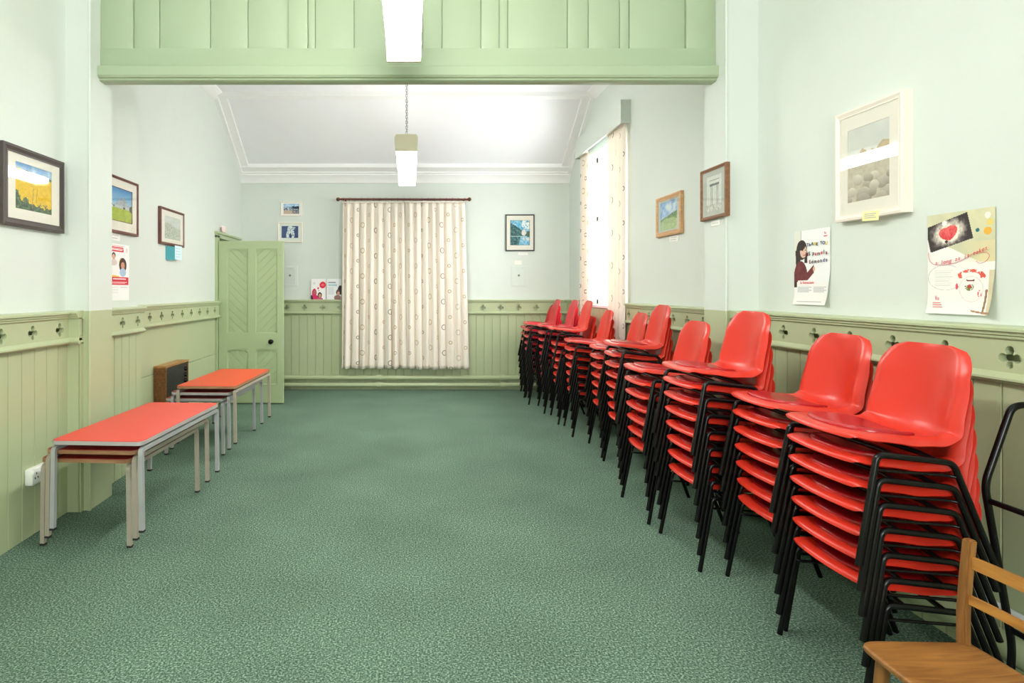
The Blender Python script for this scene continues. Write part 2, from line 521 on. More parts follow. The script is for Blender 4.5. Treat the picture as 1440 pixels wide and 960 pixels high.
# ------------------------------------------------------------------ boarded bulkhead over the opening
b = BM()
BY = 3.965
box(b, PLX, PRX, BY + 0.03, BY + 0.06, 2.83, ZC)
sty = [(PLX, -1.854), (-0.816, -0.687), (0.473, 0.593), (1.844, PRX)]
for x0, x1 in sty: box(b, x0, x1, BY, BY + 0.05, 3.03, ZC, bev=0.006)
box(b, PLX, PRX, BY, BY + 0.05, 2.84, 3.037, bev=0.004)
for (a, c), ws in zip(((-1.854, -0.816), (-0.687, 0.473), (0.593, 1.844)), ((.174, .34, .252, .272), (.05, .26, .26, .20, .13, .26), (.06, .40, .14, .21, .064, .376))):
    x = a
    for w in ws:
        x1 = min(x + w, c)
        if x1 - x > 0.012: box(b, x + 0.002, x1 - 0.002, BY + 0.016, BY + 0.035, 3.03, ZC, bev=0.003)
        x = x1
# moulded bottom edge
prism(b, [(0.03, 2.912), (-0.035, 2.907), (-0.04, 2.90), (-0.04, 2.845), (-0.03, 2.832), (-0.014, 2.828), (-0.014, 2.819), (0.0, 2.812), (0.03, 2.812), (0.06, 2.812), (0.06, 2.912)], (1, 0, 0), PRX - PLX, (PLX, BY, 0), (0, 1, 0), (0, 0, 1))
struct(fin('wall_bulkhead', b, M['bulk'], smooth=30))

# ------------------------------------------------------------------ windows
b = BM()
x0, x1 = XR2 + 0.12, XR2 + 0.17
for y0, y1 in ((WY0, WY0 + 0.07), (WY1 - 0.07, WY1), ((WY0 + WY1) / 2 - 0.025, (WY0 + WY1) / 2 + 0.025)):
    box(b, x0, x1, y0, y1, WZ0, WZ1, bev=0.004)
for z in (WZ0, 2.3, WZ1 - 0.07): box(b, x0, x1, WY0, WY1, z, z + 0.07, bev=0.004)
w1 = struct(fin('window_1', b, M['white']))
b = BM(); box(b, x0 + 0.02, x0 + 0.026, WY0, WY1, WZ0, WZ1); fin('pane', b, M['pane'], w1)
b = BM(); box(b, XR2 - 0.03, XR2 + 0.12, WY0 - 0.03, WY1 + 0.03, WZ0 - 0.03, WZ0 + 0.004, bev=0.006); fin('sill', b, M['white'], w1)
b = BM()
for xa, xb in ((FX0, FX0 + .07), (FX1 - .07, FX1), (-.03, .03)): box(b, xa, xb, YF - 0.15, YF - 0.1, FZ0, FZ1, bev=.004)
for z in (FZ0, 2.3, FZ1 - .07): box(b, FX0, FX1, YF - .15, YF - .1, z, z + .07, bev=.004)
w2 = struct(fin('window_added', b, M['white']))  # unseen window, added behind the camera to let fill light in
b = BM(); box(b, FX0, FX1, YF - .13, YF - .124, FZ0, FZ1); fin('pane', b, M['pane'], w2)

# ------------------------------------------------------------------ door and its frame
b = BM()
box(b, XL2 - 0.2, XL2 + 0.03, 7.385, 7.485, 0, 2.11, bev=0.006)
box(b, XL2 - 0.2, XL2 + 0.03, 8.285, 8.385, 0, 2.11, bev=0.006)
box(b, XL2 - 0.2, XL2 + 0.03, 7.385, 8.385, 2.075, 2.125, bev=0.006)
box(b, XL2 - 0.02, XL2 + 0.05, 7.365, 8.405, 2.125, 2.155, bev=0.006)
struct(fin('door_frame', b, M['door']))

DX0, DX1, DY, DT, DH = XL2 + 0.035, -1.585, 7.412, 0.044, 2.035
W = DX1 - DX0
def panel(bm, x0, x1, z0, z1, sgn, y, g=0.003, pitch=0.075):
    t = bmesh.new()
    vs = [t.verts.new(p) for p in ((x0, y, z0), (x1, y, z0), (x1, y, z1), (x0, y, z1))]
    t.faces.new(vs)
    no = Vector((1, 0, sgn)).normalized()
    base = Vector((x0, y, z0 if sgn > 0 else z1))
    span = (x1 - x0 + z1 - z0) / math.sqrt(2)
    k = 1
    while k * pitch < span:
        for s in (-g, 0, g):
            bmesh.ops.bisect_plane(t, geom=t.verts[:] + t.edges[:] + t.faces[:], plane_co=base + no * (k * pitch + s), plane_no=no)
        k += 1
    for v in t.verts:
        q = (v.co - base).dot(no) / pitch
        if abs(q - round(q)) * pitch < g * 0.2 and 0 < round(q): v.co.y += 0.004
    me = bpy.data.meshes.new('t'); t.to_mesh(me); t.free(); bm.from_mesh(me); bpy.data.meshes.remove(me)
b = BM()
cols = [(0.0, 0.115), (0.355, 0.46), (0.715, W)]
# measured panel columns: 317-345.5 and 357-386.7 px
cols = [(0.0, 0.112), (0.365, 0.467), (0.73, W)]
rows = [(0.0, 0.245), (0.683, 0.888), (1.935, DH)]
for a, c in cols: box(b, DX0 + a, DX0 + c, DY, DY + DT, 0.012, DH, bev=0.005)
for z0, z1 in rows: box(b, DX0 + 0.01, DX1 - 0.01, DY + 0.0004, DY + DT - 0.0004, max(z0, 0.012), z1, bev=0.005)
dr = tag(fin('panelled_door', b, M['door']), 'open sage green four-panel door standing out from the left wall', 'door')
dr['kind'] = 'thing'
for i, (xa, xb) in enumerate(((0.112, 0.365), (0.467, 0.73))):
    for j, (z0, z1) in enumerate(((0.245, 0.683), (0.888, 1.935))):
        b = BM()
        panel(b, DX0 + xa, DX0 + xb, z0, z1, 1 if i == 0 else -1, DY + 0.016)
        box(b, DX0 + xa, DX0 + xb, DY + 0.022, DY + 0.03, z0, z1)
        # chamfered surround with a shallow arched head
        xm0, xm1 = DX0 + xa, DX0 + xb
        hd = [(xm0, z1), (xm0, z1 - 0.045), (xm0 + 0.02, z1 - 0.018)]
        for k in range(7):
            t = k / 6; hd.append((xm0 + 0.02 + (xm1 - xm0 - 0.04) * t, z1 - 0.018 + 0.012 * sin(pi * t)))
        hd += [(xm1 - 0.02, z1 - 0.018), (xm1, z1 - 0.045), (xm1, z1)]
        prism(b, hd, (0, 1, 0), 0.014, (0, DY + 0.003, 0), (1, 0, 0), (0, 0, 1))
        for p0, p1 in (((xm0, z0), (xm0, z1 - .03)), ((xm1, z0), (xm1, z1 - .03)), ((xm0, z0), (xm1, z0))):
            tube(b, [(p0[0], DY + 0.014, p0[1]), (p1[0], DY + 0.014, p1[1])], 0.008, 6)
        fin('door_panel', b, M['door'], dr)
b = BM()
kx, kz = -1.733, CAMZ - (480 - 408) * DY / F
lathe(b, [(0.026, 0), (0.026, 0.006), (0.012, 0.01), (0.011, 0.03), (0.028, 0.04), (0.032, 0.052), (0.026, 0.066), (0, 0.07)], (kx, DY, kz), (0, -1, 0), 20)
kn = fin('door_knob', b, M['black'], dr, smooth=50); kn['label'] = 'black round door knob'
b = BM(); box(b, DX1 - 0.003, DX1 + 0.002, DY + 0.01, DY + 0.034, kz - 0.09, kz + 0.09, bev=0.0008); fin('lock_plate', b, M['steel'], dr)
b = BM(); lathe(b, [(.008, 0), (.008, .008), (.004, .012), (0, .013)], (-1.63, DY, 1.86), (0, -1, 0), 12); fin('coat_pin', b, M['steel'], dr)
# small pink box on top of the door frame
t = thing('wireless_bell_box', 'small pale pink box with a curled wire on top of the door frame', 'bell', (XL2 + 0.035, 7.62, 2.155))
b = BM(); box(b, -0.022, 0.022, -0.06, 0.06, 0, 0.085, bev=0.012); fin('case', b, M['pink'], t, smooth=40)
b = BM(); tube(b, [(0.0, -0.05 - 0.05 * sin(a), 0.006 + 0.035 * (1 - cos(a))) for a in [k * 0.28 for k in range(9)]], 0.003, 6); fin('wire', b, M['blackp'], t, smooth=60)

# ------------------------------------------------------------------ pipes
def pipe_run(name, label, pts, r, m, collars, cat='pipe'):
    b = BM(); tube(b, pts, r, 18)
    o = tag(fin(name, b, m, None, smooth=50), label, cat)
    for c, ax, rc, hl in collars:
        b = BM(); lathe(b, [(rc * .82, -hl), (rc * .82, -hl * .6), (rc, -hl * .55), (rc, hl * .55), (rc * .82, hl * .6), (rc * .82, hl)], c, ax, 18)
        fin('collar', b, m, o, smooth=40)
    return o
py = YB - 0.085
cx1, cx2 = (533 - 577) * py / F, (706 - 577) * py / F
pipe_run('heating_pipe', 'upper green heating pipe low along the back wall', [(-2.3, py, .178), (2.1, py, .178)], .031, M['green'], [((cx1, py, .178), (1, 0, 0), .044, .05), ((cx2, py, .178), (1, 0, 0), .044, .05)])
pipe_run('heating_pipe', 'lower green heating pipe just above the carpet at the back wall', [(-2.3, py, .076), (2.1, py, .076)], .029, M['green'], [((cx1, py, .076), (1, 0, 0), .042, .05), ((cx2, py, .076), (1, 0, 0), .042, .05)])
pipe_run('heating_pipe', 'fat green heating pipe along the right wall behind the chair stacks', [(2.155, -2.9, .135), (2.155, 8.3, .135)], .048, M['green'], [((2.155, 3.0, .135), (0, 1, 0), .06, .06)])
pipe_run('wall_conduit', 'thin white pipe on the right wall above the fat green one', [(2.19, -2.9, .245), (2.19, 3.8, .245)], .013, M['conduit'], [])

# ------------------------------------------------------------------ art
def grid_noise(U, V, n, seed):
    rs = np.random.RandomState(seed); g = rs.rand(n + 2, n + 2)
    x = np.clip(U, 0, 1) * n; y = np.clip(V, 0, 1) * n
    i = np.floor(x).astype(int); j = np.floor(y).astype(int)
    fx = x - i; fy = y - j; fx = fx * fx * (3 - 2 * fx); fy = fy * fy * (3 - 2 * fy)
    return (g[j, i] * (1 - fx) + g[j, i + 1] * fx) * (1 - fy) + (g[j + 1, i] * (1 - fx) + g[j + 1, i + 1] * fx) * fy
def fbm(U, V, n, seed, oct=4):
    s = 0; a = .5; tot = 0
    for k in range(oct):
        s = s + a * grid_noise(U, V, n * 2 ** k, seed + k); tot += a; a *= .55
    return s / tot
def mixc(a, c, t):
    t = np.clip(t, 0, 1)[..., None]
    return np.asarray(a, float) * (1 - t) + np.asarray(c, float) * t
def setm(img, mask, c): img[mask] = np.asarray(c, float)
def ell(U, V, cx, cy, rx, ry): return ((U - cx) / rx) ** 2 + ((V - cy) / ry) ** 2 < 1
def full(U, c): return np.ones(U.shape + (3,)) * np.asarray(c, float)

def art_rape(U, V):
    n = fbm(U, V, 6, 1); n2 = fbm(U, V, 22, 9)
    img = mixc((96, 150, 214), (190, 214, 236), n * 1.6 - .3)
    hor = .86 - .10 * U + .02 * np.sin(U * 9)
    fld = V < hor
    img = np.where(fld[..., None], mixc((246, 206, 40), (228, 178, 30), n2 * 1.7 - .4 - .2 * V), img)
    hedge = np.abs(V - hor - .012 - .03 * (n2 - .4)) < (.028 + .025 * (n - .5))
    hedge &= U > .3
    img = np.where(hedge[..., None], mixc((60, 96, 84), (110, 140, 110), n2), img)
    bush = V < (.06 + .26 * n2 + .30 * np.exp(-(U / .13) ** 2) + .12 * np.exp(-((U - .28) / .07) ** 2) - .04)
    img = np.where(bush[..., None], mixc((38, 62, 52), (120, 144, 96), n2 * 1.8 - .5), img)
    for x, w in ((.47, .008), (.57, .006)):
        tw = (np.abs(U - x - .1 * (V - .3)) < w) & (V > .2) & (V < .5)
        img = np.where(tw[..., None], (170, 140, 50), img)
    return img
def art_mountain(U, V):
    n = fbm(U, V, 5, 3); n2 = fbm(U, V, 24, 5)
    img = mixc((60, 140, 210), (214, 232, 244), (1 - V) * 1.7 + n * .4 - .3)
    mtn = (V - .42) < .34 * (1 - np.abs(U - .60) / .42)
    img = np.where((mtn & (V > .40))[..., None], mixc((150, 156, 172), (206, 208, 216), n2 * 1.4 - .3), img)
    mist = (V > .38) & (V < .48)
    img = np.where(mist[..., None], mixc(img, (222, 226, 228), np.full_like(U, .6)), img)
    fld = V < .40
    img = np.where(fld[..., None], mixc((196, 204, 60), (150, 176, 50), n2 * 1.5 - .3), img)
    tr = ell(U, V, .12, .46, .05, .04) | ell(U, V, .22, .44, .04, .03) | ell(U, V, .66, .43, .05, .035) | ell(U, V, .98, .44, .09, .10)
    return np.where(tr[..., None], (58, 70, 66), img)
def art_sketch(U, V):
    n = fbm(U, V, 7, 21); n2 = fbm(U, V, 26, 23)
    img = mixc((226, 226, 230), (200, 206, 196), n * 1.4 - .3)
    hill = V < .62 + .14 * np.sin(U * 5 + .5) * .6
    img = np.where(hill[..., None], mixc((210, 212, 202), (168, 176, 160), n2 * 1.8 - .5), img)
    ln = (np.abs(np.sin(22 * n + 3 * U)) < .16) & hill
    img = np.where(ln[..., None], (118, 122, 116), img)
    return img
def art_harbour(U, V):
    n = fbm(U, V, 6, 31); n2 = fbm(U, V, 22, 33)
    img = mixc((120, 176, 222), (226, 232, 238), n * 1.8 - .5)
    setm(img, V < .62, (98, 110, 124))
    img = np.where((V < .35)[..., None], mixc((176, 150, 130), (210, 190, 172), n2), img)
    setm(img, (V < .62) & (V > .32) & (n2 > .52), (190, 200, 210)); setm(img, (V < .72) & (V > .45) & (n2 < .42), (40, 52, 70))
    setm(img, (U > .55) & (V < .42) & (n2 > .45), (90, 112, 134))
    setm(img, (V > .52) & (V < .75) & (U > .55) & (n < .6), (34, 48, 70))
    return img
def art_bluefigure(U, V):
    n = fbm(U, V, 8, 41); n2 = fbm(U, V, 20, 43)
    img = mixc((28, 50, 110), (54, 84, 150), n2 * 1.6 - .3)
    fig = ell(U, V, .52, .72, .17, .3) | ell(U, V, .40, .26, .12, .34) | ell(U, V, .66, .30, .11, .34) | ell(U, V, .72, .8, .14, .1)
    fig &= n2 > .34
    img = np.where(fig[..., None], mixc((206, 222, 240), (248, 250, 252), n2 * 2 - .5), img)
    setm(img, ell(U, V, .53, .17, .08, .2), (36, 60, 124))
    return img
def art_lake(U, V):
    n = fbm(U, V, 5, 51); n2 = fbm(U, V, 18, 53)
    img = mixc((70, 166, 214), (206, 232, 244), n2 * 1.8 - .5)
    setm(img, (V > .66) & (U > .6) & (n2 > .42), (246, 250, 252))
    img = np.where(((V < .86 - .55 * U + .12 * n) & (V > .36))[..., None], mixc((24, 72, 84), (110, 150, 150), n2 * 2.0 - .6), img)
    img = np.where(((V < .36) & (U < .52 - .2 * (.36 - V)))[..., None], mixc((22, 70, 80), (120, 164, 168), n2 * 2 - .6), img)
    setm(img, np.abs(V - .355) < .013, (196, 220, 216))
    setm(img, ell(U, V, .70, .50, .12, .12) & (n2 > .3), (244, 232, 226))
    setm(img, ell(U, V, .93, .45, .10, .12), (70, 110, 90)); setm(img, (U > .62) & (V < .3) & (V > .2) & (n > .4), (240, 230, 226))
    return img
def art_hill(U, V):
    n = fbm(U, V, 5, 61); n2 = fbm(U, V, 24, 63)
    img = mixc((96, 150, 226), (226, 236, 246), n * 2 - .6 + (.3 - np.abs(V - .75)))
    h = V < .40 + .22 * U
    img = np.where(h[..., None], mixc((92, 132, 84), (150, 180, 110), n2), img)
    img = np.where((V < .30 + .12 * np.sin(U * 3))[..., None], mixc((150, 184, 112), (206, 214, 170), n2 * 1.5 - .3), img)
    setm(img, h & (V > .34 + .12 * U) & (n2 < .47) & (U > .35), (56, 92, 60))
    return img
def art_gate(U, V):
    n = fbm(U, V, 6, 71); n2 = fbm(U, V, 24, 73)
    img = mixc((236, 236, 232), (214, 214, 210), n2 * 1.4 - .3)
    for x in (.3, .38, .66, .74):
        setm(img, (np.abs(U - x - .02 * (n - .5)) < .018) & (V > .18) & (V < .78), (150, 150, 150))
    setm(img, (np.abs(V - .74) < .03) & (U > .22) & (U < .82), (110, 110, 112))
    setm(img, (np.abs(V - .86) < .012) & (U > .2) & (U < .84), (150, 150, 150))
    setm(img, (V < .2) & (n2 < .45), (176, 176, 172))
    return img
def art_pebbles(U, V):
    n = fbm(U, V, 5, 81); n2 = fbm(U, V, 20, 83)
    img = mixc((214, 214, 214), (232, 230, 224), n)
    img = np.where((V < .62)[..., None], mixc((216, 206, 190), (196, 182, 162), n2 * 1.5 - .3), img)
    for cx, cy, rx, ry in ((.38, .62, .08, .09), (.88, .64, .17, .10), (.6, .62, .05, .05), (.15, .55, .2, .03)):
        m = ell(U, V, cx + .03 * (n2 - .5), cy, rx, ry * (.7 + .8 * (n2 - .2))); img = np.where(m[..., None], mixc((180, 150, 110), (206, 184, 150), n2), img)
    rs = np.random.RandomState(5)
    for k in range(26):
        cx, cy = rs.rand(), rs.rand() * .36 + .0
        r = .07 + .10 * rs.rand() * (1.1 - cy * 2)
        m = ell(U, V, cx, cy, r, r * .62); c = 150 + 50 * rs.rand()
        sh = np.clip((V - cy) / (r * 1.3) + .45 + .25 * (n2 - .5), 0, 1)
        img = np.where(m[..., None], mixc((c - 12, c - 26, c - 40), (c + 40, c + 32, c + 20), sh), img)
    return img

def colour_plane(name, w, h, nx, ny, fn, parent, y=0.0, curl=None, m=None, thick=0.0):
    """flat printed sheet in XZ facing -Y, centred; colour per face"""
    us = np.linspace(0, 1, nx + 1); vs = np.linspace(0, 1, ny + 1)
    verts = []
    for v in vs:
        for u in us:
            verts.append(((u - .5) * w, y + (curl(u, v) if curl else 0.0), (v - .5) * h))
    faces = [(j * (nx + 1) + i, j * (nx + 1) + i + 1, (j + 1) * (nx + 1) + i + 1, (j + 1) * (nx + 1) + i) for j in range(ny) for i in range(nx)]
    me = bpy.data.meshes.new(name); me.from_pydata(verts, [], faces); me.update()
    U, V = np.meshgrid((us[:-1] + us[1:]) / 2, (vs[:-1] + vs[1:]) / 2)
    img = np.clip(fn(U, V), 0, 255) / 255.0
    img = np.where(img <= .04045, img / 12.92, ((img + .055) / 1.055) ** 2.4).reshape(-1, 3)
    ca = me.color_attributes.new('Col', 'FLOAT_COLOR', 'CORNER')
    a = np.ones((len(faces), 4, 4), np.float32); a[:, :, :3] = img[:, None, :]
    ca.data.foreach_set('color', a.ravel())
    o = link(name, me, m or M['printed'], parent)
    if thick:
        s = o.modifiers.new('s', 'SOLIDIFY'); s.thickness = thick; s.offset = -1
    return o

RB, RL, RR = 0.0, pi / 2, -pi / 2        # back, left, right wall facings

def picture(name, label, w, h, loc, rot, fw, fd, fmat, mount, aw, ah, fn, ax=0.0, az=0.0, lip=None, group=None, glass=True, res=70):
    t = thing(name, label, 'picture', loc, rot, group)
    b = BM()
    prof = [(0, 0), (0, -fd), (fw * .35, -fd - .003), (fw * .8, -fd + .004), (fw, -fd + .003), (fw, 0)]
    # mitred frame: sweep profile round the rectangle
    cor = [(-w / 2, -h / 2, 1, 1), (w / 2, -h / 2, -1, 1), (w / 2, h / 2, -1, -1), (-w / 2, h / 2, 1, -1)]
    R = [[b.verts.new((cx + sx * p, q, cz + sz * p)) for p, q in prof] for cx, cz, sx, sz in cor]
    for k in range(4):
        A, B = R[k], R[(k + 1) % 4]
        for i in range(len(prof)):
            j = (i + 1) % len(prof)
            b.faces.new((A[i], A[j], B[j], B[i]))
    fin('frame', b, fmat, t)
    b = BM(); iw, ih = w / 2 - fw + .002, h / 2 - fw + .002
    # mount board with a window cut-out
    o_ = [(-iw, -ih), (iw, -ih), (iw, ih), (-iw, ih)]
    i_ = [(ax - aw / 2, az - ah / 2), (ax + aw / 2, az - ah / 2), (ax + aw / 2, az + ah / 2), (ax - aw / 2, az + ah / 2)]
    yf, yb = -fd + .008, -fd + .0105
    Of = [b.verts.new((x, yf, z)) for x, z in o_]; If = [b.verts.new((x, yf, z)) for x, z in i_]; Ib = [b.verts.new((x, yb, z)) for x, z in i_]
    for k in range(4):
        b.faces.new((Of[k], Of[(k + 1) % 4], If[(k + 1) % 4], If[k])); b.faces.new((If[k], If[(k + 1) % 4], Ib[(k + 1) % 4], Ib[k]))
    fin('mount', b, mount, t)
    ar = colour_plane('artwork', aw + .004, ah + .004, res, max(8, int(res * ah / aw)), fn, t, y=yb + .0005)
    ar.location = (ax, 0, az)
    if lip is not None:
        b = BM(); tube(b, [(x, yf - .001, z) for x, z in [(ax - aw / 2, az - ah / 2), (ax + aw / 2, az - ah / 2), (ax + aw / 2, az + ah / 2), (ax - aw / 2, az + ah / 2)]], .003, 4, closed=True)
        fin('inner_slip', b, lip, t)
    b = BM(); box(b, -iw, iw, -.004, -.001, -ih, ih); fin('backing', b, M['mount'], t)
    if glass:
        b = BM(); box(b, -iw, iw, -fd + .0045, -fd + .0055, -ih, ih); fin('glass', b, M['glass'], t)
    return t

def py_of(x, X): return F * abs(X) / abs(x - 577)
picture('framed_picture', 'dark brown framed painting of a bright yellow field on the left wall', .566, .45, (XL, 3.48, 2.003), RL, .042, .034, M['fdark'], M['mount'], .335, .262, art_rape, -.005, .008, res=90)
picture('framed_picture', 'brown framed painting of a grey mountain above a yellow-green field', .56, .426, (XL, 4.53, 2.065), RL, .02, .025, M['fred'], M['mount'], .36, .25, art_mountain, 0, .005, M['fred'])
picture('framed_picture', 'small red-brown framed pale landscape sketch beside the open door', .595, .362, (XL2, 6.015, 2.051), RL, .024, .03, M['fred'], M['mount'], .40, .225, art_sketch, .01, -.005)
picture('framed_picture', 'upper small white-framed harbour photo on the back wall', .297, .20, ((409.5 - 577) * 8.51 / F, YB, CAMZ + (408 - 293.5) * 8.51 / F), RB, .014, .018, M['fwhite'], M['paper'], .225, .145, art_harbour, 0, .0, glass=False)
picture('framed_picture', 'lower white-framed deep blue and white picture on the back wall', .35, .285, ((408 - 577) * 8.51 / F, YB, CAMZ + (408 - 326.5) * 8.51 / F), RB, .02, .02, M['fwhite'], M['paper'], .24, .17, art_bluefigure, -.005, .005)
picture('framed_picture', 'charcoal framed blue and teal lake painting right of the curtained window', .415, .525, ((731.5 - 577) * 8.5 / F, YB, CAMZ + (408 - 327) * 8.5 / F), RB, .016, .025, M['fblack'], M['mount'], .275, .355, art_lake, 0, -.0, M['fblack'], glass=True)
picture('framed_picture', 'pale oak framed painting of a green hill under blue sky, right wall', .50, .355, (XR2, 5.21, 2.078), RR, .038, .028, M['flight'], M['greymount'], .34, .25, art_hill, 0, 0)
picture('framed_picture', 'walnut framed grey drawing hanging on the right-hand pier', .335, .345, (PRX, 3.955, 2.068), RR, .022, .028, M['fbrown'], M['greymount'], .20, .235, art_gate, 0, 0)
picture('framed_picture', 'large off-white framed beach pebble picture on the right wall', .426, .552, (XR, 2.864, 2.045), RR, .032, .045, M['fwhite'], M['mount'], .262, .362, art_pebbles, -.004, -.005, res=90)

# little cards under the pictures
def card(name, label, w, h, loc, rot, m, cat='note', tilt=0.0, lines=2):
    b = BM(); box(b, -w / 2, w / 2, -.0035, -.0005, -h / 2, h / 2)
    o = tag(fin(name, b, m), label, cat)
    o.location = loc; o.rotation_euler = (0, tilt, rot)
    if lines:
        b = BM()
        for k in range(lines):
            z = h * (.22 - .4 * k / max(1, lines - 1)) if lines > 1 else 0
            box(b, -w * .36, w * (.36 - .1 * (k % 2)), -.0042, -.0035, z - h * .04, z + h * .04)
        fin('print_lines', b, M['inkgrey'], o)
    return o
card('caption_card', 'white caption card under the mountain painting', .17, .055, (XL, 4.46, 1.822), RL, M['paper'])
card('caption_card', 'white caption card under the lake painting on the back wall', .135, .032, ((736 - 577) * 8.5 / F, YB, CAMZ + 51.5 * 8.5 / F), RB, M['paper'], lines=1)
card('caption_card', 'faint cream strip above the vent plate right of the curtain', .10, .06, ((729 - 577) * 8.5 / F, YB, CAMZ + 39 * 8.5 / F), RB, M['mount'], lines=0)
card('caption_card', 'white caption card under the green hill painting', .175, .05, (XR2, 5.14, 1.868), RR, M['paper'], tilt=.04)
card('caption_card', 'white caption card under the walnut framed drawing on the pier', .11, .035, (PRX, 3.965, 1.868), RR, M['paper'], lines=1)
nt_ = card('sticky_note', 'pale yellow note stuck to the bottom of the large white frame', .10, .046, (XR - .046, 2.835, 1.775), RR, M['yellow'], tilt=.05, lines=3)
t = thing('folded_card', 'teal and pale blue folded card under the small landscape sketch', 'card', (XL2 + .001, 6.02, 1.803), RL)
b = BM(); prism(b, [(-.13, 0), (-.02, -.05), (-.018, -.05), (-.126, 0)], (0, 0, 1), .135, (0, 0, -.08), (1, 0, 0), (0, 1, 0)); fin('cover', b, M['teal'], t)
b = BM(); box(b, -.02, .16, -.052, -.049, -.07, .07); lf = fin('inner_leaf', b, M['paleblue'], t); lf['label'] = 'pale blue inner leaf'
b = BM()
for k in range(4): box(b, 0, .12 - .02 * (k % 2), -.0528, -.052, .04 - .028 * k, .044 - .028 * k)
fin('print_lines', b, M['inkgrey'], t)

# vent plates on the back wall
for px, lab in ((407.5, 'pale green vent plate on the back wall beside the door edge'), (730, 'pale green vent plate under the lake painting on the back wall')):
    b = BM(); box(b, -.11, .11, -.008, 0, -.15, .15, bev=.003)
    o = tag(fin('vent_plate', b, M['mint']), lab, 'vent', 'vent plates on the back wall')
    o.location = ((px - 577) * 8.5 / F, YB, CAMZ + 20 * 8.5 / F)
    b = BM(); tube(b, [(-.08, -.009, -.12), (.08, -.009, -.12), (.08, -.009, .09), (.05, -.009, .12), (-.05, -.009, .12), (-.08, -.009, .09)], .004, 6, closed=True); fin('raised_border', b, M['mint'], o)
    b = BM(); lathe(b, [(.016, 0), (.016, .008), (.01, .014), (0, .015)], (0, -.008, .01), (0, -1, 0), 12); k = fin('turn_knob', b, M['chain'], o, smooth=40)

# ------------------------------------------------------------------ posters
def text(parent, s, x, z, size, m, y, name='lettering', shear=0.0, rot=0.0, space=1.0, bold=0.0):
    cu = bpy.data.curves.new('t', 'FONT'); cu.body = s; cu.size = size; cu.shear = shear; cu.space_character = space
    cu.align_x = 'CENTER'; cu.align_y = 'CENTER'; cu.extrude = .0003; cu.offset = bold; cu.resolution_u = 4
    o = bpy.data.objects.new('t', cu); COL.objects.link(o)
    dg = bpy.context.evaluated_depsgraph_get(); me = bpy.data.meshes.new_from_object(o.evaluated_get(dg))
    bpy.data.objects.remove(o); bpy.data.curves.remove(cu)
    r = link(name, me, m, parent)
    r.location = (x, y, z); r.rotation_euler = (pi / 2, -rot, 0)
    return r

def art_thanks(U, V):
    img = full(U, (238, 240, 240))
    n2 = fbm(U, V, 30, 91)
    setm(img, (U < .19) & (V > .30), (224, 226, 214)); setm(img, np.abs(U - .2) < .008 * (V > .3), (176, 170, 150))
    hair = ell(U, V, .22, .74, .155, .135) | ((U > .03 + (.8 - V) * .08) & (U < .18) & (V < .74) & (V > .42)) | ((U > .27) & (U < .38) & (V > .56) & (V < .72) & (U > .30 - .0 * V))
    setm(img, hair, (58, 46, 44))
    body = ell(U, V, .19, .36, .20, .23) & (V > .29); body |= (np.abs((V - .40) - .55 * (U - .42)) < .055) & (U > .3) & (U < .56)
    img = np.where(body[..., None], mixc((96, 42, 44), (124, 60, 62), n2), img)
    setm(img, ell(U, V, .27, .715, .095, .085), (222, 186, 168)); setm(img, ell(U, V, .21, .79, .11, .055), (56, 44, 44))
    setm(img, ell(U, V, .25, .735, .018, .009) | ell(U, V, .33, .735, .016, .009), (60, 44, 42)); setm(img, ell(U, V, .295, .668, .035, .008), (176, 92, 92))
    setm(img, ell(U, V, .57, .475, .032, .03), (220, 180, 160))
    foot = (V < .29); setm(img, foot, (240, 240, 238))
    setm(img, (V > .265) & (V < .325) & (U > .08) & (U < .64) & ~((U < .11) & (V > .31)), (248, 240, 238))
    setm(img, (U < .08) & (V < .32) & (V > .235), (70, 46, 44))
    for a, c, u0, u1 in ((.235, .17, .1, .5), (.235, .185, .55, .92)):
        for k in range(4):
            z = a - k * .02; setm(img, (np.abs(V - z) < .005) & (U > u0) & (U < u1 - .07 * (k % 2)), (196, 198, 200))
    setm(img, (np.abs(V - .04) < .004) & (U > .1) & (U < .8), (200, 196, 198))
    return img
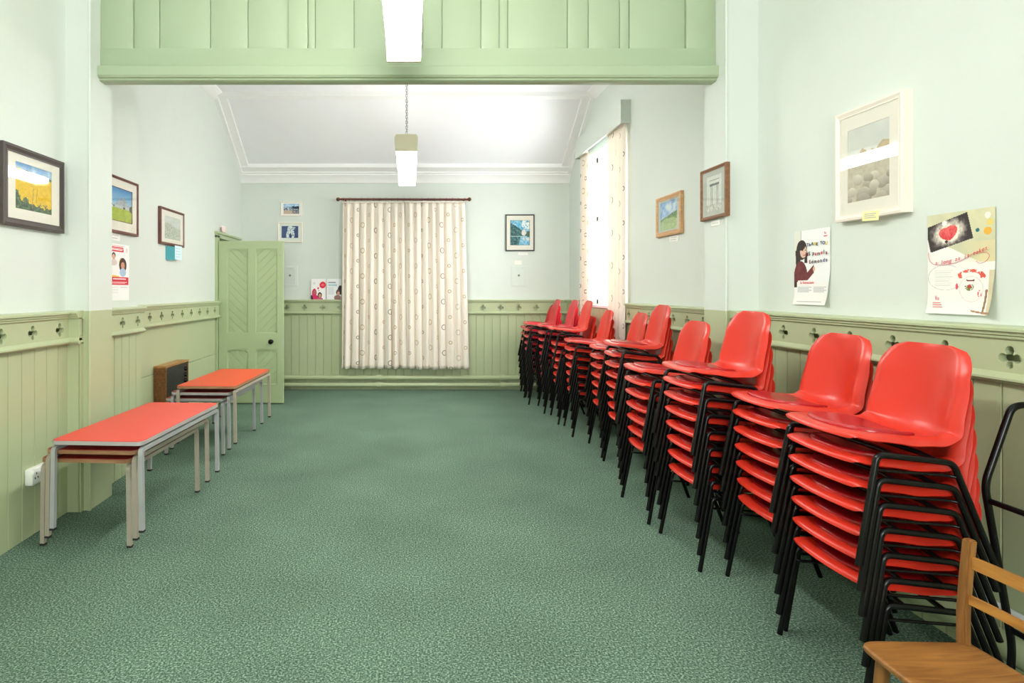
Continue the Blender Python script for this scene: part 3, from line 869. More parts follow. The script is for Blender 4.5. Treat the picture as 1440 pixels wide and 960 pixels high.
def art_long(U, V):
    n = fbm(U, V, 6, 95); n2 = fbm(U, V, 24, 97)
    img = full(U, (238, 238, 232))
    bg = (V > .5) & (V > .62 + (.45 - U) * .35) | (V > .80)
    img = np.where(bg[..., None], mixc((196, 198, 168), (222, 216, 176), n), img)
    img = mixc(img, (232, 214, 160), np.where((U > .55) & (V < .7) & (V > .5), .45 * np.clip((U - .55) / .3, 0, 1), 0))
    # tilted dark card with pale patch and red scribble
    a = -.24; du = (U - .33); dv = (V - .80) * 1.414
    x = du * cos(a) - dv * sin(a) * -1; y = dv * cos(a) - du * sin(a) * -1
    x = du * cos(.24) + dv * sin(.24); y = -du * sin(.24) + dv * cos(.24)
    crd = (np.abs(x) < .335) & (np.abs(y) < .185)
    r = np.sqrt((x / .30) ** 2 + (y / .19) ** 2)
    img = np.where(crd[..., None], mixc((240, 230, 214), (62, 54, 56), (r - .55 + .5 * (n2 - .5)) * 2.0), img)
    hrt = ((((x + .0) / .145) ** 2 + ((y + .01 - .25 * np.abs(x)) / .095) ** 2) < 1)
    img = np.where((hrt & crd)[..., None], mixc((206, 52, 60), (236, 120, 116), n2 * 1.6 - .3), img)
    setm(img, ell(U, V, .30, .715, .022, .016), (60, 50, 46))
    for cx, cy, rx, ry, c in ((.76, .80, .028, .018, (36, 110, 120)), (.90, .785, .055, .036, (232, 176, 70)), (.93, .865, .045, .032, (226, 206, 120)), (.90, .93, .04, .03, (232, 234, 222)), (.27, .90, .04, .026, (240, 240, 236))):
        setm(img, ell(U, V, cx, cy, rx, ry), c)
    d = np.sqrt(((U - .28) / .27) ** 2 + ((V - .36) / .125) ** 2); setm(img, (np.abs(d - 1) < .022) & (U < .45), (206, 200, 204))
    for k in range(8): setm(img, (np.abs(V - .43 + .021 * k) < .005) & (U > .12) & (U < .40 - .03 * (k % 3)), (222, 222, 220))
    # round red-haired doodle face
    d2 = np.sqrt((U - .67) ** 2 + ((V - .245) * 1.414) ** 2)
    setm(img, np.abs(d2 - .17) < .004, (226, 204, 204))
    hr = (np.abs(np.sqrt(((U - .67) / .17) ** 2 + ((V - .36) / .06) ** 2) - 1) < .22) & (V > .35); img = np.where((hr & (n2 > .47))[..., None], (224, 92, 78), img)
    setm(img, (np.abs(V - .325 - 1.5 * (U - .66) ** 2) < .007) & (np.abs(U - .66) < .06), (120, 50, 60))
    setm(img, ell(U, V, .64, .265, .065, .035) & (n2 > .42), (120, 130, 70)); setm(img, ell(U, V, .645, .27, .03, .018), (170, 70, 60))
    setm(img, ell(U, V, .46, .27, .02, .03) | ell(U, V, .79, .2, .03, .035) & (n2 > .4), (220, 80, 100))
    # bottom right curling page and brown stalk
    cr = (U > .93 - (V) * .02) & (V < .42) & (U > .80 + .3 * V); img = np.where(cr[..., None], mixc((226, 218, 190), (206, 190, 150), n), img)
    setm(img, (np.abs(U - .86 - .16 * V) < .018) & (V < .24) & (V > .02), (150, 116, 84))
    setm(img, (np.abs(V - .02 - .25 * (.95 - U) ** 2) < .008) & (U > .68), (170, 130, 100))
    return img
def art_flyer(U, V):
    img = full(U, (244, 242, 242))
    setm(img, (V > .865) & (V < .97) & (U > .0) & (U < .70) & ~((np.abs(V - .918) < .006)), (220, 44, 66))
    setm(img, ell(U, V, .18, .79, .10, .055), (66, 44, 40)); setm(img, ell(U, V, .18, .765, .075, .05), (214, 164, 140)); setm(img, ell(U, V, .18, .67, .17, .055), (214, 196, 190))
    setm(img, ell(U, V, .58, .66, .13, .10), (240, 214, 120)); setm(img, ell(U, V, .66, .63, .20, .13), (70, 46, 40)); setm(img, ell(U, V, .66, .62, .10, .065), (206, 148, 120)); setm(img, ell(U, V, .66, .50, .17, .075), (172, 196, 220))
    setm(img, ell(U, V, .55, .745, .02, .012), (120, 120, 120))
    setm(img, ell(U, V, .18, .415, .3, .03), (240, 196, 90))
    setm(img, (V > .275) & (V < .415) & (U > .02) & (U < .97), (216, 46, 66))
    for k, z in enumerate((.325, .305)): setm(img, (np.abs(V - z) < .006) & (U > .10) & (U < .88 - .1 * k), (240, 190, 196))
    for k in range(3): setm(img, (np.abs(V - .235 + .045 * k) < .004) & (U > .1) & (U < .4), (214, 212, 214))
    setm(img, (np.abs(V - .235) < .007) & (U > .52) & (U < .92), (176, 174, 178))
    setm(img, ell(U, V, .87, .90, .05, .045), (228, 214, 216))
    return img
def art_leafa(U, V):
    img = full(U, (238, 236, 238))
    setm(img, ell(U, V, .78, .70, .215, .165), (224, 46, 66)); setm(img, ell(U, V, .78, .70, .10, .06), (236, 110, 120))
    setm(img, ell(U, V, .48, .54, .06, .05), (220, 50, 90)); setm(img, ell(U, V, .53, .43, .03, .025), (220, 50, 90))
    setm(img, (V < .20) & (U < .42), (70, 40, 50)); setm(img, ell(U, V, .22, .30, .16, .22), (206, 44, 100)); setm(img, ell(U, V, .24, .34, .09, .10), (170, 100, 90)); setm(img, ell(U, V, .32, .08, .18, .12), (206, 44, 100))
    setm(img, ell(U, V, .60, .20, .15, .145), (66, 44, 40)); setm(img, ell(U, V, .61, .18, .10, .095), (196, 144, 118)); setm(img, ell(U, V, .62, .02, .2, .07), (200, 90, 120))
    setm(img, ell(U, V, .2, .78, .1, .07), (226, 214, 220))
    return img
def art_leafb(U, V):
    img = full(U, (236, 238, 242))
    for k, (z, w) in enumerate(((.82, .5), (.72, .6), (.66, .62))): setm(img, (np.abs(V - z) < .022) & (U > .1) & (U < .1 + w), (120, 126, 150) if k == 0 else (150, 196, 206))
    for k in range(6): setm(img, (np.abs(V - .56 + .06 * k) < .01) & (U > .1) & (U < .48), (196, 198, 204))
    setm(img, ell(U, V, .92, .45, .17, .23), (54, 46, 50)); setm(img, ell(U, V, .78, .34, .14, .14), (100, 76, 70)); setm(img, ell(U, V, .80, .28, .09, .1), (206, 160, 140)); setm(img, ell(U, V, .75, .08, .24, .13), (150, 110, 110))
    return img

def curl_corner(u, v):
    return -.004 - .022 * max(0, (u - .75) / .25) ** 2 * max(0, (.45 - v) / .45) - .010 * max(0, (.2 - v) / .2) ** 2
t = thing('wall_poster', 'thank-you poster with a girl in a maroon jumper, right wall', 'poster', (XR, 3.317, 1.549), RR)
colour_plane('sheet', .297, .42, 110, 150, art_thanks, t, curl=curl_corner)
for s, x, col in (('T', -.027, 'ink'), ('h', -.008, 'inkblue'), ('A', .012, 'ink'), ('N', .032, 'inkyel'), ('K', .051, 'ink'), ('Y', .083, 'ink'), ('O', .103, 'inkblue'), ('U', .124, 'inkyel')):
    text(t, s, x, .127 + .003 * sin(x * 90), .026, M[col], -.0075, bold=.0005)
for s, x, col in (('M', -.034, 'inkmar'), ('S', -.013, 'ink'), ('p', .020, 'ink'), ('a', .040, 'inkred'), ('m', .063, 'inkmar'), ('e', .087, 'inkred'), ('l', .105, 'ink'), ('a', .124, 'inkmar')):
    text(t, s, x, .075 + .003 * sin(x * 70 + 1), .030, M[col], -.0075, bold=.0005)
for s, x, col in (('E', -.008, 'inkmar'), ('d', .012, 'ink'), ('m', .036, 'ink'), ('o', .061, 'inkmar'), ('n', .082, 'ink'), ('d', .104, 'inkblue'), ('s', .124, 'ink')):
    text(t, s, x, .029 + .05 * x, .029, M[col], -.0075, bold=.0005)
text(t, 'So Rebeccions', -.035, -.086, .020, M['inkred'], -.0075, shear=.1)
text(t, 'fu', .115, .182, .022, M['inkpink'], -.0075); b = BM(); box(b, .102, .130, -.0078, -.0072, .162, .167); fin('logo_bar', b, M['inkpink'], t)

t = thing('wall_poster', 'poster with a red heart drawing on a dark card, right wall', 'poster', (XR, 2.423, 1.532), RR)
colour_plane('sheet', .297, .42, 120, 166, art_long, t, curl=curl_corner)
def cursive(parent, s, x0, z0, x1, z1, size, m):
    n = len(s)
    for i, ch in enumerate(s):
        k = i / (n - 1)
        if ch != ' ': text(parent, ch, x0 + (x1 - x0) * k, z0 + (z1 - z0) * k ** 1.6, size, m, -.0075 - .014 * max(0, k - .7), shear=.35, rot=.15)
cursive(t, 'a long as it takes', -.105, .003, .118, .052, .024, M['inkred'])
b = BM()
pts = [(-.142, -.0073, .05), (-.138, -.0073, .015), (-.115, -.0073, -.004), (-.04, -.0073, -.006), (.02, -.0073, .010), (.07, -.0085, .040), (.12, -.0105, .037), (.136, -.0115, .022), (.122, -.0125, .000), (.09, -.0105, -.008), (.078, -.010, .004)]
tube(b, fillet(pts, .03, 4), .0009, 5); fin('thread_line', b, M['inkpink'], t)
text(t, 'fu', -.098, -.145, .026, M['inkpink'], -.0085); b = BM()
for k in range(3): box(b, -.118, -.080 + .004 * k, -.010, -.0095, -.166 - .009 * k, -.163 - .009 * k)
fin('logo_bar', b, M['inkpink'], t)

t = thing('wall_poster', 'red and white flyer with two faces beside the left pier', 'poster', (XL, 4.545, 1.557), RL)
colour_plane('sheet', .297, .43, 90, 130, art_flyer, t, y=-.002)
for k, z in enumerate((.195, .170)): 
    b = BM()
    for i in range(9 - k): 
        x = -.125 + .021 * i; box(b, x, x + .015, -.0026, -.0022, z - .004, z + .005)
    fin('lettering', b, M['inkwhite'], t)
b = BM()
for i in range(12):
    x = -.105 + .017 * i; box(b, x, x + .012, -.0026, -.0022, -.055, -.046)
fin('lettering', b, M['inkwhite'], t)

for nm, lab, px, fn in (('leaflet', 'white leaflet with a red circle and two faces standing on the dado', 447.5, art_leafa), ('leaflet', 'white leaflet with a dark-haired figure tucked against the curtain on the dado', 469.5, art_leafb)):
    b_ = colour_plane(nm, .21, .297, 60, 84, fn, None, thick=.001)
    tag(b_, lab, 'leaflet', 'leaflets on the back dado')
    b_.location = ((px - 577) * 8.48 / F, YB - .028, 1.289 + .1485); b_.rotation_euler = (radians(-9), 0, 0)

# ------------------------------------------------------------------ curtains
def curtain(name, label, x0t, x1t, x0b, x1b, zt, zb, loc, rz, folds, amp, seed, group):
    rnd = random.Random(seed)
    nx, nz = folds * 12, 40
    ph = [rnd.uniform(-.8, .8) for _ in range(folds + 2)]; am = [rnd.uniform(.6, 1.25) for _ in range(folds + 2)]
    b = BM(); uvl = b.loops.layers.uv.new('UVMap')
    rows = []
    for j in range(nz + 1):
        v = j / nz; row = []
        s = 0; prev = None
        for i in range(nx + 1):
            u = i / nx
            k = u * folds; ki = int(min(k, folds - 1e-6)); f = k - ki
            a = amp * (am[ki] * (1 - f) + am[ki + 1] * f) * (.55 + .45 * v)
            w = 2 * pi * k + (ph[ki] * (1 - f) + ph[ki + 1] * f) * (.3 + .7 * v)
            y = a * (sin(w) + .25 * sin(2.3 * w + v * 2))
            x = (x0t + (x1t - x0t) * u) * (1 - v) + (x0b + (x1b - x0b) * u) * v + .35 * a * cos(w)
            z = zt + (zb - zt) * v + (.006 * sin(w * .5 + seed) if v > .97 else 0)
            p = Vector((x, y, z))
            if v < .05: p.y = y * (.5 + 10 * v)
            if prev is not None: s += (Vector((p.x, p.y, 0)) - Vector((prev.x, prev.y, 0))).length
            prev = p
            row.append((b.verts.new(p), s, z))
        rows.append(row)
    ref = [r[1] for r in rows[nz // 2]]
    for j in range(nz):
        for i in range(nx):
            q = ((j, i), (j, i + 1), (j + 1, i + 1), (j + 1, i))
            f = b.faces.new([rows[a][c][0] for a, c in q])
            for lp, (a, c) in zip(f.loops, q): lp[uvl].uv = (ref[c] + seed * .15 * 4, rows[a][c][2])
    o = fin(name, b, M['cloth'], None, smooth=180)
    s = o.modifiers.new('s', 'SOLIDIFY'); s.thickness = .003; s.offset = 0
    o.location = loc; o.rotation_euler = (0, 0, rz)
    tag(o, label, 'curtain', group)
    # gathered heading tape
    b = BM(); xs = [x0t + (x1t - x0t) * i / 60 for i in range(61)]
    tube(b, [(x, -.012 + .006 * sin(i * 1.3), zt + .007) for i, x in enumerate(xs)], .012, 6); fin('heading', b, M['cloth'], o, smooth=180)
    return o
CY = 8.385
def bx(px, Y=CY): return (px - 577) * Y / F
zt = CAMZ + (408 - 285) * CY / F; zb = CAMZ - (518 - 408) * CY / F
curtain('window_curtain', 'cream ring-patterned curtain, half of the back pair nearer the door', bx(481), bx(569), bx(479), bx(571), zt, zb, (0, CY + .01, 0), 0, 8, .043, 3, 'curtains at the back window')
curtain('window_curtain', 'cream ring-patterned curtain, half of the back pair nearer the chairs', bx(569), bx(653), bx(571), bx(659), zt, zb - .004, (0, CY - .02, 0), 0, 8, .043, 5, 'curtains at the back window')
t = thing('curtain_pole', 'mahogany curtain pole with ball ends above the back curtains', 'curtain pole', (0, CY - .005, CAMZ + 128 * CY / F))
b = BM(); tube(b, [(bx(477), 0, 0), (bx(658), 0, -.005)], .015, 14); fin('pole', b, M['rod'], t, smooth=50)
for px in (475.5, 660):
    b = BM(); r = .028; c = bx(px)
    lathe(b, [(0, -r)] + [(r * sin(a), -r * cos(a)) for a in [k * pi / 10 for k in range(1, 10)]] + [(0, r)], (c, 0, -.002), (1, 0, 0), 16); fin('finial', b, M['rod'], t, smooth=60)
for px in (486, 652):
    b = BM(); box(b, bx(px) - .012, bx(px) + .012, -.015, .145, -.03, -.012, bev=.003); fin('bracket', b, M['rod'], t)
for k in range(21):
    b = BM(); c = bx(483 + 170 * k / 20)
    tube(b, [(c + .002 * sin(a), .021 * cos(a), -.002 + .021 * sin(a)) for a in [2 * pi * q / 16 for q in range(16)]], .0035, 6, closed=True); fin('curtain_ring', b, M['rod'], t, smooth=60)
b = BM(); cx = bx(478.5); tube(b, [(cx, -.01, -.03), (cx - .03, .0, -.4), (cx - .04, .01, -.8), (cx - .03, .02, -1.2)], .003, 6); fin('draw_cord', b, M['conduit'], t)

# pelmet + curtains at the right window; local x runs along the wall toward the camera
P0, P1 = 6.147, 7.87
t = thing('window_pelmet', 'pale mint boxed pelmet above the right-hand window', 'pelmet', (XR2, 0, 0))
b = BM()
box(b, -.106, -.088, P0, P1, 3.152, 3.395, bev=.002)
fin('front_board', b, M['mint'], t)
for y in (P0, P1 - .018):
    b = BM(); box(b, -.088, 0, y, y + .018, 3.152, 3.395, bev=.002); fin('end_board', b, M['mint'], t)
b = BM(); box(b, -.088, 0, P0 + .018, P1 - .018, 3.38, 3.395); fin('top_board', b, M['mint'], t)
b = BM(); box(b, -.055, -.040, P0 + .03, P1 - .03, 3.205, 3.225, bev=.002); fin('track', b, M['plast'], t)
curtain('window_curtain', 'cream ring-patterned curtain at the near side of the right window', -6.73, -6.18, -6.74, -6.17, 3.16, .36, (XR2 - .045, 0, 0), RR, 5, .027, 8, 'curtains at the right window')
curtain('window_curtain', 'cream ring-patterned curtain at the far side of the right window', -7.83, -7.47, -7.83, -7.44, 3.16, .36, (XR2 - .045, 0, 0), RR, 4, .025, 11, 'curtains at the right window')

# ------------------------------------------------------------------ pendant fluorescent lights
def fluorescent(label, x, y0, y1, zb, group):
    L_ = y1 - y0
    t = thing('fluorescent_light', label, 'ceiling light', (x, (y0 + y1) / 2, zb), 0, group)
    a = L_ / 2
    b = BM()
    prism(b, [(-.05, .072), (.05, .072), (.048, .115), (.03, .125), (-.03, .125), (-.048, .115)], (0, 1, 0), L_ - .02, (0, -a + .01, 0), (1, 0, 0), (0, 0, 1)); fin('housing', b, M['plast'], t)
    b = BM()
    prism(b, [(-.088, .0), (-.075, -.006), (.075, -.006), (.088, .0), (.098, .042), (.05, .072), (-.05, .072), (-.098, .042)], (0, 1, 0), L_ - .05, (0, -a + .025, 0), (1, 0, 0), (0, 0, 1)); fin('diffuser', b, M['lamp'], t)
    for y in (-a, a - .025):
        b = BM(); prism(b, [(-.098, -.03), (.098, -.03), (.104, .09), (.09, .118), (-.09, .118), (-.104, .09)], (0, 1, 0), .025, (0, y, 0), (1, 0, 0), (0, 0, 1)); fin('end_cap', b, M['olive'], t)
    for y in (-a + .12, a - .12):
        b = BM(); n = int((ZC - zb - .12) / .024)
        for k in range(n):
            z = .125 + .012 + k * .024
            ax = (1, 0) if k % 2 else (0, 1)
            tube(b, [(ax[0] * .007 * cos(q), y + ax[1] * .007 * cos(q), z + .015 * sin(q)) for q in [2 * pi * i / 10 for i in range(10)]], .0022, 5, closed=True)
        fin('chain', b, M['chain'], t, smooth=60)
        b = BM(); lathe(b, [(.03, 0), (.03, -.012), (.008, -.02), (.004, -.035)], (0, y, ZC - zb), seg=14); fin('ceiling_hook', b, M['plast'], t)
    return t
fluorescent('lit fluorescent light in the near room, cut off by the photo top', -.038, 1.72, 3.50, 2.79, 'hanging fluorescent lights')
fluorescent('lit fluorescent light on a chain in the far room before the curtains', -.036, 5.25, 7.02, 2.682, 'hanging fluorescent lights')

# ------------------------------------------------------------------ stacking chairs
PROF = [(0.010, .401), (0.0, .407), (0.004, .417), (.020, .4235), (.06, .423), (.11, .417), (.17, .408), (.23, .398), (.28, .391), (.32, .390), (.348, .398), (.368, .418), (.382, .452), (.393, .50), (.402, .56), (.410, .62), (.416, .67), (.421, .705), (.426, .718)]
def arclen(P):
    d = [0.0]
    for a, c in zip(P[:-1], P[1:]): d.append(d[-1] + math.hypot(c[0] - a[0], c[1] - a[1]))
    return d
PD = arclen(PROF); PL = PD[-1]
def crom(P, D, s):
    i = max(k for k in range(len(D) - 1) if D[k] <= s + 1e-9); i = min(i, len(P) - 2)
    t = (s - D[i]) / (D[i + 1] - D[i])
    p = [P[max(i - 1, 0)], P[i], P[i + 1], P[min(i + 2, len(P) - 1)]]
    out = []
    for c in (0, 1):
        a0, a1, a2, a3 = (q[c] for q in p)
        out.append(.5 * (2 * a1 + (a2 - a0) * t + (2 * a0 - 5 * a1 + 4 * a2 - a3) * t * t + (3 * a1 - a0 - 3 * a2 + a3) * t ** 3))
    return out
def interp(x, T):
    for (a, va), (c, vc) in zip(T[:-1], T[1:]):
        if x <= c:
            t = max(0, (x - a) / (c - a)); t = t * t * (3 - 2 * t); return va + (vc - va) * t
    return T[-1][1]
HW = [(0, .206), (.12, .208), (.30, .212), (.40, .212), (.50, .208), (PL, .192)]
TS = [-1, -.985, -.965, -.94, -.90, -.84, -.75, -.6, -.4, -.2, 0, .2, .4, .6, .75, .84, .90, .94, .965, .985, 1]
def shell_pt(s, t):
    u, z = crom(PROF, PD, s)
    e = .002
    ua, za = crom(PROF, PD, max(0, s - e)); ub, zb_ = crom(PROF, PD, min(PL, s + e))
    tx, tz = ub - ua, zb_ - za; l = math.hypot(tx, tz) or 1; tx /= l; tz /= l
    nx, nz = tz, -tx                        # underside / rear side direction
    w = interp(s, HW)
    rf = .07
    if s < rf: w -= rf - math.sqrt(max(0, rf * rf - (rf - s) ** 2))
    rb = .095
    if s > PL - rb: q = PL - s; w -= (rb - math.sqrt(max(0, rb * rb - (rb - q) ** 2)))
    at = abs(t)
    ed = max(0, (at - .80) / .20)
    fr = min(1, s / .05) * min(1, (PL - s) / .03 + .45)
    rim = interp(s, [(0, .010), (.10, .021), (.22, .026), (.34, .026), (.45, .024), (PL, .012)]) * ed ** 2.2 * fr
    dish = interp(s, [(0, 0), (.06, .004), (.2, .011), (.30, .024), (.38, .042), (.46, .052), (.58, .040), (PL, .010)]) * min(1, at / .8) ** 2
    # dish lifts the sides on the seat and brings them forward on the back; bow pushes the front edge out
    bow = -.016 * (1 - at ** 2) * max(0, 1 - s / .12)
    return Vector((u + bow - nx * dish + nx * rim, t * w, z - nz * dish * max(0, min(1, (.46 - s) / .1)) + nz * rim * max(.25, min(1, (.46 - s) / .1))))
def make_shell():
    b = BM(); NS = 44
    ss = [PL * ((k / NS) ** 1.15) for k in range(NS + 1)]
    G = [[b.verts.new(shell_pt(s, t)) for t in TS] for s in ss]
    for i in range(NS):
        for j in range(len(TS) - 1): b.faces.new((G[i][j], G[i][j + 1], G[i + 1][j + 1], G[i + 1][j]))
    bmesh.ops.recalc_face_normals(b, faces=b.faces)
    up = sum((f.normal.z for f in b.faces if f.calc_center_median().x < .25))
    if up < 0: bmesh.ops.reverse_faces(b, faces=b.faces)
    bmesh.ops.solidify(b, geom=b.faces[:], thickness=.0055)
    return b
from mathutils.bvhtree import BVHTree
_sb = make_shell(); SHELL_TREE = BVHTree.FromBMesh(_sb); _sb.free()
def seat_z(u, y):
    h = SHELL_TREE.ray_cast(Vector((u, y, .46)), Vector((0, 0, -1)))
    return h[0].z if h[0] is not None else .41
def make_pad():
    b = BM(); cu, ru, rw = .158, .132, .168
    rings = []
    for k, (f, h) in enumerate(((1.0, -.002), (.998, .005), (.985, .0085), (.95, .0105), (.85, .0115), (.6, .012), (.3, .012))):
        R = []
        for q in range(40):
            a = 2 * pi * q / 40; c, s = cos(a), sin(a)
            e = 2.0 / 2.7
            x = cu + ru * f * math.copysign(abs(c) ** e, c); y = rw * f * math.copysign(abs(s) ** e, s)
            R.append(b.verts.new((x, y, seat_z(x, y) + h)))
        rings.append(R)
    for A, B in zip(rings[:-1], rings[1:]):
        for q in range(40): b.faces.new((A[q], A[(q + 1) % 40], B[(q + 1) % 40], B[q]))
    c = b.verts.new((cu, 0, seat_z(cu, 0) + .011))
    for q in range(40): b.faces.new((rings[-1][q], rings[-1][(q + 1) % 40], c))
    return b

def make_chair():
    t = thing('stacking_chair', 'x', 'chair')
    OX = .20                                     # local origin at the chair's middle on the floor
    def sh(bm):
        for v in bm.verts: v.co.x -= OX
        return bm
    s_ = fin('seat_shell', sh(make_shell()), M['red'], t, smooth=60)
    p = fin('seat_pad', sh(make_pad()), M['pad'], t, smooth=60); p['label'] = 'crimson vinyl seat pad'
    yt, yb = .2275, .237; R = .0108
    for sg in (-1, 1):
        fb = fillet([(-.020, sg * yb, 0.0), (.050, sg * yt, .366), (.10, sg * yt, .3615)], .035)
        b = BM(); tube(b, fb, R, 10); fin('leg', sh(b), M['black'], t, smooth=50)
        rb = fillet([(.435, sg * yb, 0.0), (.305, sg * yt, .338), (.25, sg * yt, .3445)], .035)
        b = BM(); tube(b, rb, R, 10); fin('leg', sh(b), M['black'], t, smooth=50)
        b = BM(); tube(b, [(.10, sg * yt, .3615), (.25, sg * yt, .3445)], R, 10); fin('seat_rail', sh(b), M['black'], t, smooth=50)
        b = BM(); tube(b, fillet([(.036, sg * (yt + .002), .318), (.046, sg * (yt - .012), .312), (.30, sg * (yt - .012), .292), (.318, sg * (yt + .002), .29)], .012, 4), .0055, 8); fin('stretcher', sh(b), M['black'], t, smooth=50)
    for u, z in ((.11, .356), (.24, .346)):
        b = BM(); tube(b, [(u, -.226, z + .004), (u, -.17, z + .012), (u, .17, z + .012), (u, .226, z + .004)], .009, 8); fin('crossbar', sh(b), M['black'], t, smooth=50)
    return t

ORD = ['topmost', 'second from top', 'third from top', 'fourth from top', 'fifth from top', 'sixth from top', 'seventh from top', 'lowest']
PITCH = .0838
# (y centre, x of front edge of lowest chair, yaw degrees, count, crimson, stack words)
STACKS = [
    (2.215, 1.545, 0.0, 7, 0, 'in the stack behind the wooden chair'),
    (2.715, 1.590, 1.5, 7, 0, 'in the second stack from the wooden chair'),
    (3.235, 1.482, 0.0, 8, 0, 'in the third stack from the wooden chair'),
    (3.840, 1.470, 1.0, 7, 0, 'in the fourth stack from the wooden chair'),
    (4.700, 1.610, 4.0, 8, 0, 'in the fifth stack from the wooden chair'),
    (5.270, 1.660, 4.0, 7, 0, 'in the sixth stack from the wooden chair'),
    (5.980, 1.610, 5.0, 7, 0, 'in the seventh stack from the wooden chair'),
    (6.510, 1.600, 4.0, 7, 0, 'in the fourth stack from the back wall'),
    (7.060, 1.575, 4.0, 8, 1, 'in the third stack from the back wall'),
    (7.600, 1.505, 4.0, 8, 1, 'in the second stack from the back wall'),
    (8.11, 1.560, 3.0, 7, 1, 'in the stack against the back wall'),
]
chair0 = make_chair(); used = False
for yc, xf, yaw, n, crim, words in STACKS:
    for k in range(n):
        nm = ORD[n - 1 - k] if k > 0 else 'lowest'
        lab = '%s plastic chair, %s %s' % ('crimson' if crim else 'red', nm, words)
        jit = 0.0
        dx = -.0055 * k
        z = PITCH * k
        if words.startswith('in the fourth stack from the back') and k == n - 1: dx -= .03; z += .088
        a = radians(-yaw)
        loc = (xf + (.20 + dx) * cos(a), yc + (.20 + dx) * sin(a) + jit, z + .001)
        if not used:
            o = chair0; o.location = loc; o.rotation_euler = (0, 0, a); o['label'] = lab; o['group'] = 'red stacking chairs along the right wall'; used = True
        else:
            o = dup(chair0, loc, a, lab, 'red stacking chairs along the right wall')
        if crim:
            for ch in o.children:
                if ch.name.startswith('seat_shell'):
                    ch.material_slots[0].link = 'OBJECT'; ch.material_slots[0].material = M['crim']

# ------------------------------------------------------------------ stacked tables
def make_table(label, top_m, edge_m, leg_m, loc, rz, group, hl):
    t = thing('stacking_table', label, 'table', loc, rz, group)
    hw, H, th = .255, .49, .023
    b = BM()
    def rr(x, y, r=.03, n=5):
        out = []
        for cx, cy, a0 in ((x - r, y - r, 0), (-x + r, y - r, pi / 2), (-x + r, -y + r, pi), (x - r, -y + r, 3 * pi / 2)):
            for k in range(n + 1): a = a0 + pi / 2 * k / n; out.append((cx + r * cos(a), cy + r * sin(a)))
        return out
    prism(b, rr(hw - .003, hl - .003), (0, 0, 1), .004, (0, 0, H - .003), (1, 0, 0), (0, 1, 0)); fin('laminate_top', b, top_m, t)
    b = BM()
    prism(b, rr(hw, hl), (0, 0, 1), th - .002, (0, 0, H - th), (1, 0, 0), (0, 1, 0)); e = fin('edged_board', b, edge_m, t)
    q = .0165
    zr = H - th - .0232
    lx = hw - .012
    for sx in (-1, 1):
        for sy in (-1, 1):
            ye = sy * (hl - .018)
            pts = fillet([(sx * (lx + .006), ye, .004), (sx * lx, ye, zr), (sx * lx, sy * (hl - .13), zr)], .024, 7)
            b = BM(); tube(b, pts, q, 4, sq=True); lg = fin('leg', b, leg_m, t)
            b = BM(); box(b, sx * (lx + .006) - .0135, sx * (lx + .006) + .0135, ye - .0135, ye + .0135, 0, .012, bev=.002); fin('foot', b, M['rubber'], lg)
        b = BM(); tube(b, [(sx * lx, -(hl - .13), zr), (sx * lx, hl - .13, zr)], q, 4, sq=True); fin('side_rail', b, leg_m, t)
    for sy in (-1, 1):
        b = BM(); tube(b, [(-lx, sy * .33, zr), (lx, sy * .33, zr)], .0145, 4, sq=True); fin('cross_rail', b, leg_m, t)
    return t
G1, G2 = 'tables in the near stack on the left', 'tables in the far stack on the left'
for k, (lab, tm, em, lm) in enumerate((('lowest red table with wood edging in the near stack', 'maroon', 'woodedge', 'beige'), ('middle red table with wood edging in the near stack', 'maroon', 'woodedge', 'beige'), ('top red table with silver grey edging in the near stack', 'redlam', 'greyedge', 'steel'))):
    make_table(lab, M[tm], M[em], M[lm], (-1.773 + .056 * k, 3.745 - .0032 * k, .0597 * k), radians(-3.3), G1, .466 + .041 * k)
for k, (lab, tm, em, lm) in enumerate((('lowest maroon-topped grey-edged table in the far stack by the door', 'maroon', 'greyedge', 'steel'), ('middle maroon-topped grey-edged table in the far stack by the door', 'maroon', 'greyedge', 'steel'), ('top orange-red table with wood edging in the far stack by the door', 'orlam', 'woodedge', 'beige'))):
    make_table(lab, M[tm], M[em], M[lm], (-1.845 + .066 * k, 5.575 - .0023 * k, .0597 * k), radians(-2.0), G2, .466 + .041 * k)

# ------------------------------------------------------------------ wood-cased heater on the left wall
t = thing('wall_heater', 'teak-cased heater with black front panel and knobs on the left wall', 'heater', (XL2 + .012, 5.875, .16))
b = BM(); d = .118
box(b, 0, d, -.285, -.267, 0, .525, bev=.002); box(b, 0, d, .267, .285, 0, .525, bev=.002); box(b, 0, d, -.267, .267, 0, .018, bev=.002)
box(b, 0, .01, -.267, .267, .018, .51)
fin('case', b, M['teak'], t)
b = BM(); box(b, -.002, d + .004, -.288, .288, .525, .543, bev=.003); fin('top_board', b, M['teakl'], t)
b = BM(); box(b, .03, d - .008, -.267, .267, .018, .525); 
for k in range(22): box(b, d - .008, d - .004, -.25, .13, .06 + .019 * k, .068 + .019 * k)
fin('front_grille', b, M['blackp'], t)
for z in (.46, .40, .34):
    b = BM(); lathe(b, [(.022, 0), (.02, .018), (.016, .024), (0, .025)], (d - .008, .205, z), (1, 0, 0), 16); fin('knob', b, M['black'], t, smooth=40)

